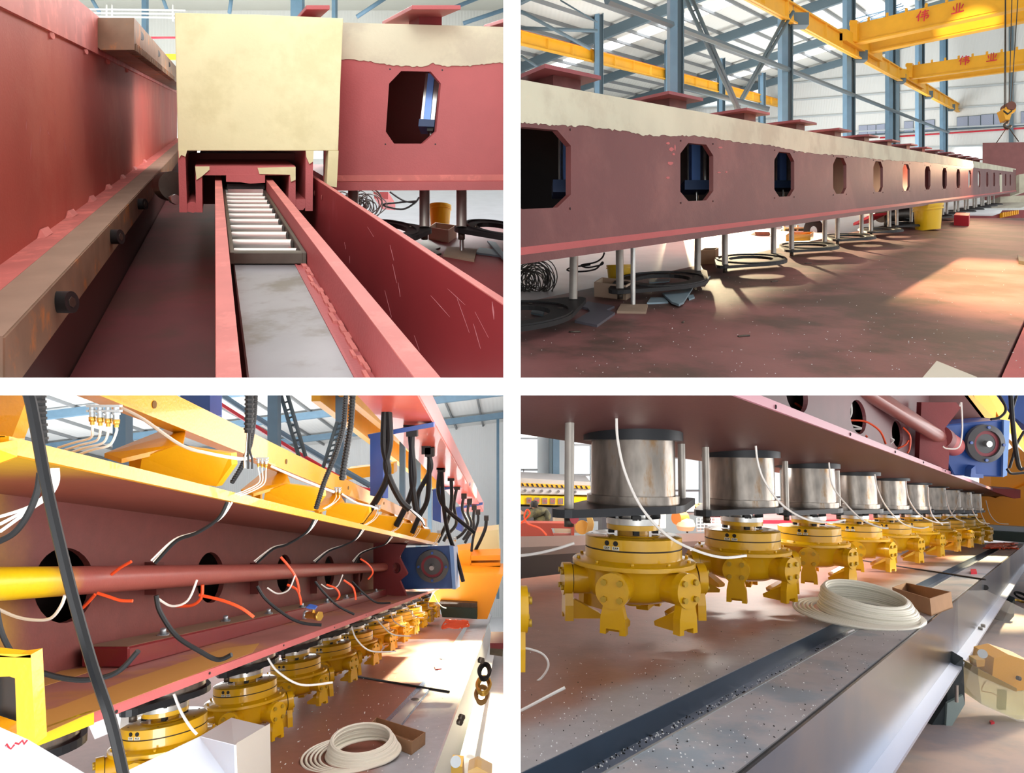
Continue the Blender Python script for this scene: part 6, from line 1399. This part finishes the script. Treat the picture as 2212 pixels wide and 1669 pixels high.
for i,(x0,y0,x1,y1,cc_) in enumerate(((1482,1090,1500,1104,(210,206,200)),(1503,1094,1515,1108,(190,150,100)),(1518,1092,1532,1108,(206,180,130)),(1534,1096,1548,1110,(160,170,180)))):
    blob(x0,y0,x1,y1,11.9,.3,mat('parcel_%d'%i,cc_,.6),'parcel','%s parcel from the left on the light work table, lower right bay' % ORD[i].replace('nearest','first'),'box')
rm = thing('red_plinth', 'bright red long plinth behind the gap between second and fourth heads', 'plinth', W(1700,1130,12))
M().prism([W(x,y,12) for x,y in ((1540,1117),(1920,1117),(1920,1126),(1540,1130))], V((0,1,.05))).build('pink_top', mat('pink_top',(240,150,150),.5), rm)
M().prism([W(x,y,11.95) for x,y in ((1562,1124),(1920,1122),(1920,1138),(1562,1142))], V((0,.1,0))).build('red_front', mat('plinth_red',(214,36,56),.4), rm)
blob(1540,1142,1920,1152,11.5,.6,mat('silver_paint',(196,194,194),.35,.5),'silver_rail','silver rail on the floor in front of the red plinth, lower right bay','rail')
# wall with big windows
WD = 17.
wl = struct('wall_back', M().prism([W(1090,905,WD),W(2230,905,WD),W(2230,920,WD),W(1090,920,WD)], V((0,.2,0))), mat('pale_blue_wall',(206,220,226),.6))
lw = mat('pale_blue_wall',(206,220,226),.6)
for x0,x1 in ((1161,1186),(1207,1222),(1512,1530),(1275,1300),(1436,1448),(1655,1672)):
    M().prism([W(x0,915,WD),W(x1,915,WD),W(x1,1105,WD),W(x0,1105,WD)], V((0,.15,0))).build('wall_pier', lw, wl)
M().prism([W(1090,1090,WD),W(2230,1090,WD),W(2230,1165,WD),W(1090,1165,WD)], V((0,.2,0))).build('wall_lower', lw, wl)
for i,(x0,x1,y0,y1) in enumerate(((1100,1161,948,1034),(1222,1275,962,1042),(1300,1436,960,1075),(1448,1512,990,1082),(1530,1655,1000,1085),(1672,1760,1010,1090))):
    w = struct('window_%d'%(i+1), M().prism([W(x0,y0-3,WD),W(x1,y0-3,WD),W(x1,y0,WD),W(x0,y0,WD)], V((0,.1,0))), alu)
    M().prism([W(x0,(y0+y1)/2+22,WD),W(x1,(y0+y1)/2+22,WD),W(x1,(y0+y1)/2+25,WD),W(x0,(y0+y1)/2+25,WD)], V((0,.1,0))).build('transom', alu, w)
    M().prism([W((x0+x1)/2-1,(y0+y1)/2+22,WD),W((x0+x1)/2+1,(y0+y1)/2+22,WD),W((x0+x1)/2+1,y1,WD),W((x0+x1)/2-1,y1,WD)], V((0,.1,0))).build('mullion', alu, w)
    M().prism([W(x0,y0,WD+.1),W(x1,y0,WD+.1),W(x1,y1,WD+.1),W(x0,y1,WD+.1)], V((0,.01,0))).build('pane', mat('window_pane',(240,244,250),.1,alpha=.12), w)
for i,(x0,x1,m_) in enumerate(((1186,1193,blue_dark),(1194,1208,blue_col),(1640,1648,blue_col))):
    t = tag(M().prism([W(x0,900,WD-.5),W(x1,900,WD-.5),W(x1,1100,WD-.5),W(x0,1100,WD-.5)], V((0,.2,0))).build('wall_column', m_), ['dark slate column behind the left press rod','blue column just behind the left press rod, lower right bay','blue column behind the second press drum'][i], 'column')
lamp('AREA','side_fill_b4', F4.D(2.2,.3,6), F4.D(-3,-.5,4.6), 130, (1,.99,.97), shape='RECTANGLE', size=6, size_y=2)  # fill lamp added beyond the right edge
lamp('AREA','workshop_fill_b4', F4.D(-6,3.0,12), F4.D(-6.5,-1.6,15), 500, (1,1,1), shape='RECTANGLE', size=8, size_y=4)  # added lamp to lift the dark back wall
lamp('AREA','bay_fill_b4', W(1500,900,6.5)*1.0+V((0,0,-.1)), W(1700,1180,8.0), 60, (1,1,1), shape='RECTANGLE', size=1.0, size_y=1.0)  # small fill lamp added within the bay
lamp('SPOT','sun_patch_b4', F4.D(-.2,2.0,12), F4.on_u(2140,1205,Z4), 4200, (1,.80,.45), spot_size=.5, spot_blend=.8, shadow_soft_size=.1)
lamp('SPOT','sun_channel_b4', F4.D(1.6,1.0,7.5), F4.D(-.85,-.95,6.2), 1400, (1,.82,.5), spot_size=.7, spot_blend=.8, shadow_soft_size=.3)
for _o in bpy.data.objects:
    if _o.parent is None and "bay" not in _o: _o["bay"] = 4
# ================================================================ trim every piece to its own bay of the partition
def clip_all():
    dead = []
    bpy.context.view_layer.update()
    for o in list(bpy.data.objects):
        if o.type != 'MESH' or o.get('kind') == 'structure' and o.name in ('wall_centre', 'floor_upper'): continue
        mw = o.matrix_world; vs = [mw @ v.co for v in o.data.vertices]
        if not vs: continue
        cx = sum(p.x/p.y for p in vs)/len(vs); cz = sum(p.z/p.y for p in vs)/len(vs)
        bx = o.get('bay')
        r = o
        while r.parent is not None: r = r.parent
        bx = r.get('bay')
        sx, sz = (1 if bx in (2, 4) else -1), (1 if bx in (1, 2) else -1)
        cuts = []
        if min(p.x*sx for p in vs) < .002: cuts.append((V((sx*.004,0,0)), V((sx,0,0))))
        if min(p.z*sz for p in vs) < .002: cuts.append((V((0,0,sz*.004)), V((0,0,sz))))
        if not cuts: continue
        if o.data.users > 1: o.data = o.data.copy()
        bm = bmesh.new(); bm.from_mesh(o.data); iv = mw.inverted(); rot = mw.to_3x3().transposed()
        for co, no in cuts:
            bmesh.ops.bisect_plane(bm, geom=bm.verts[:]+bm.edges[:]+bm.faces[:], plane_co=iv@co, plane_no=(rot@no).normalized(), clear_inner=True)
            ed = [e for e in bm.edges if e.is_boundary and all(abs((mw@v.co-co).dot(no)) < 1e-4 for v in e.verts)]
            if ed:
                try: bmesh.ops.holes_fill(bm, edges=ed)
                except Exception: pass
        empty = not bm.faces
        bm.to_mesh(o.data); bm.free()
        if empty: dead.append(o)
    names = set(o.name for o in dead)
    for o in dead: names |= set(ch.name for ch in o.children_recursive)
    for n in names: bpy.data.objects.remove(bpy.data.objects[n])
    bpy.context.view_layer.update()
    for o in [x for x in bpy.data.objects if x.type == 'EMPTY' and not x.children]: bpy.data.objects.remove(o)
clip_all()
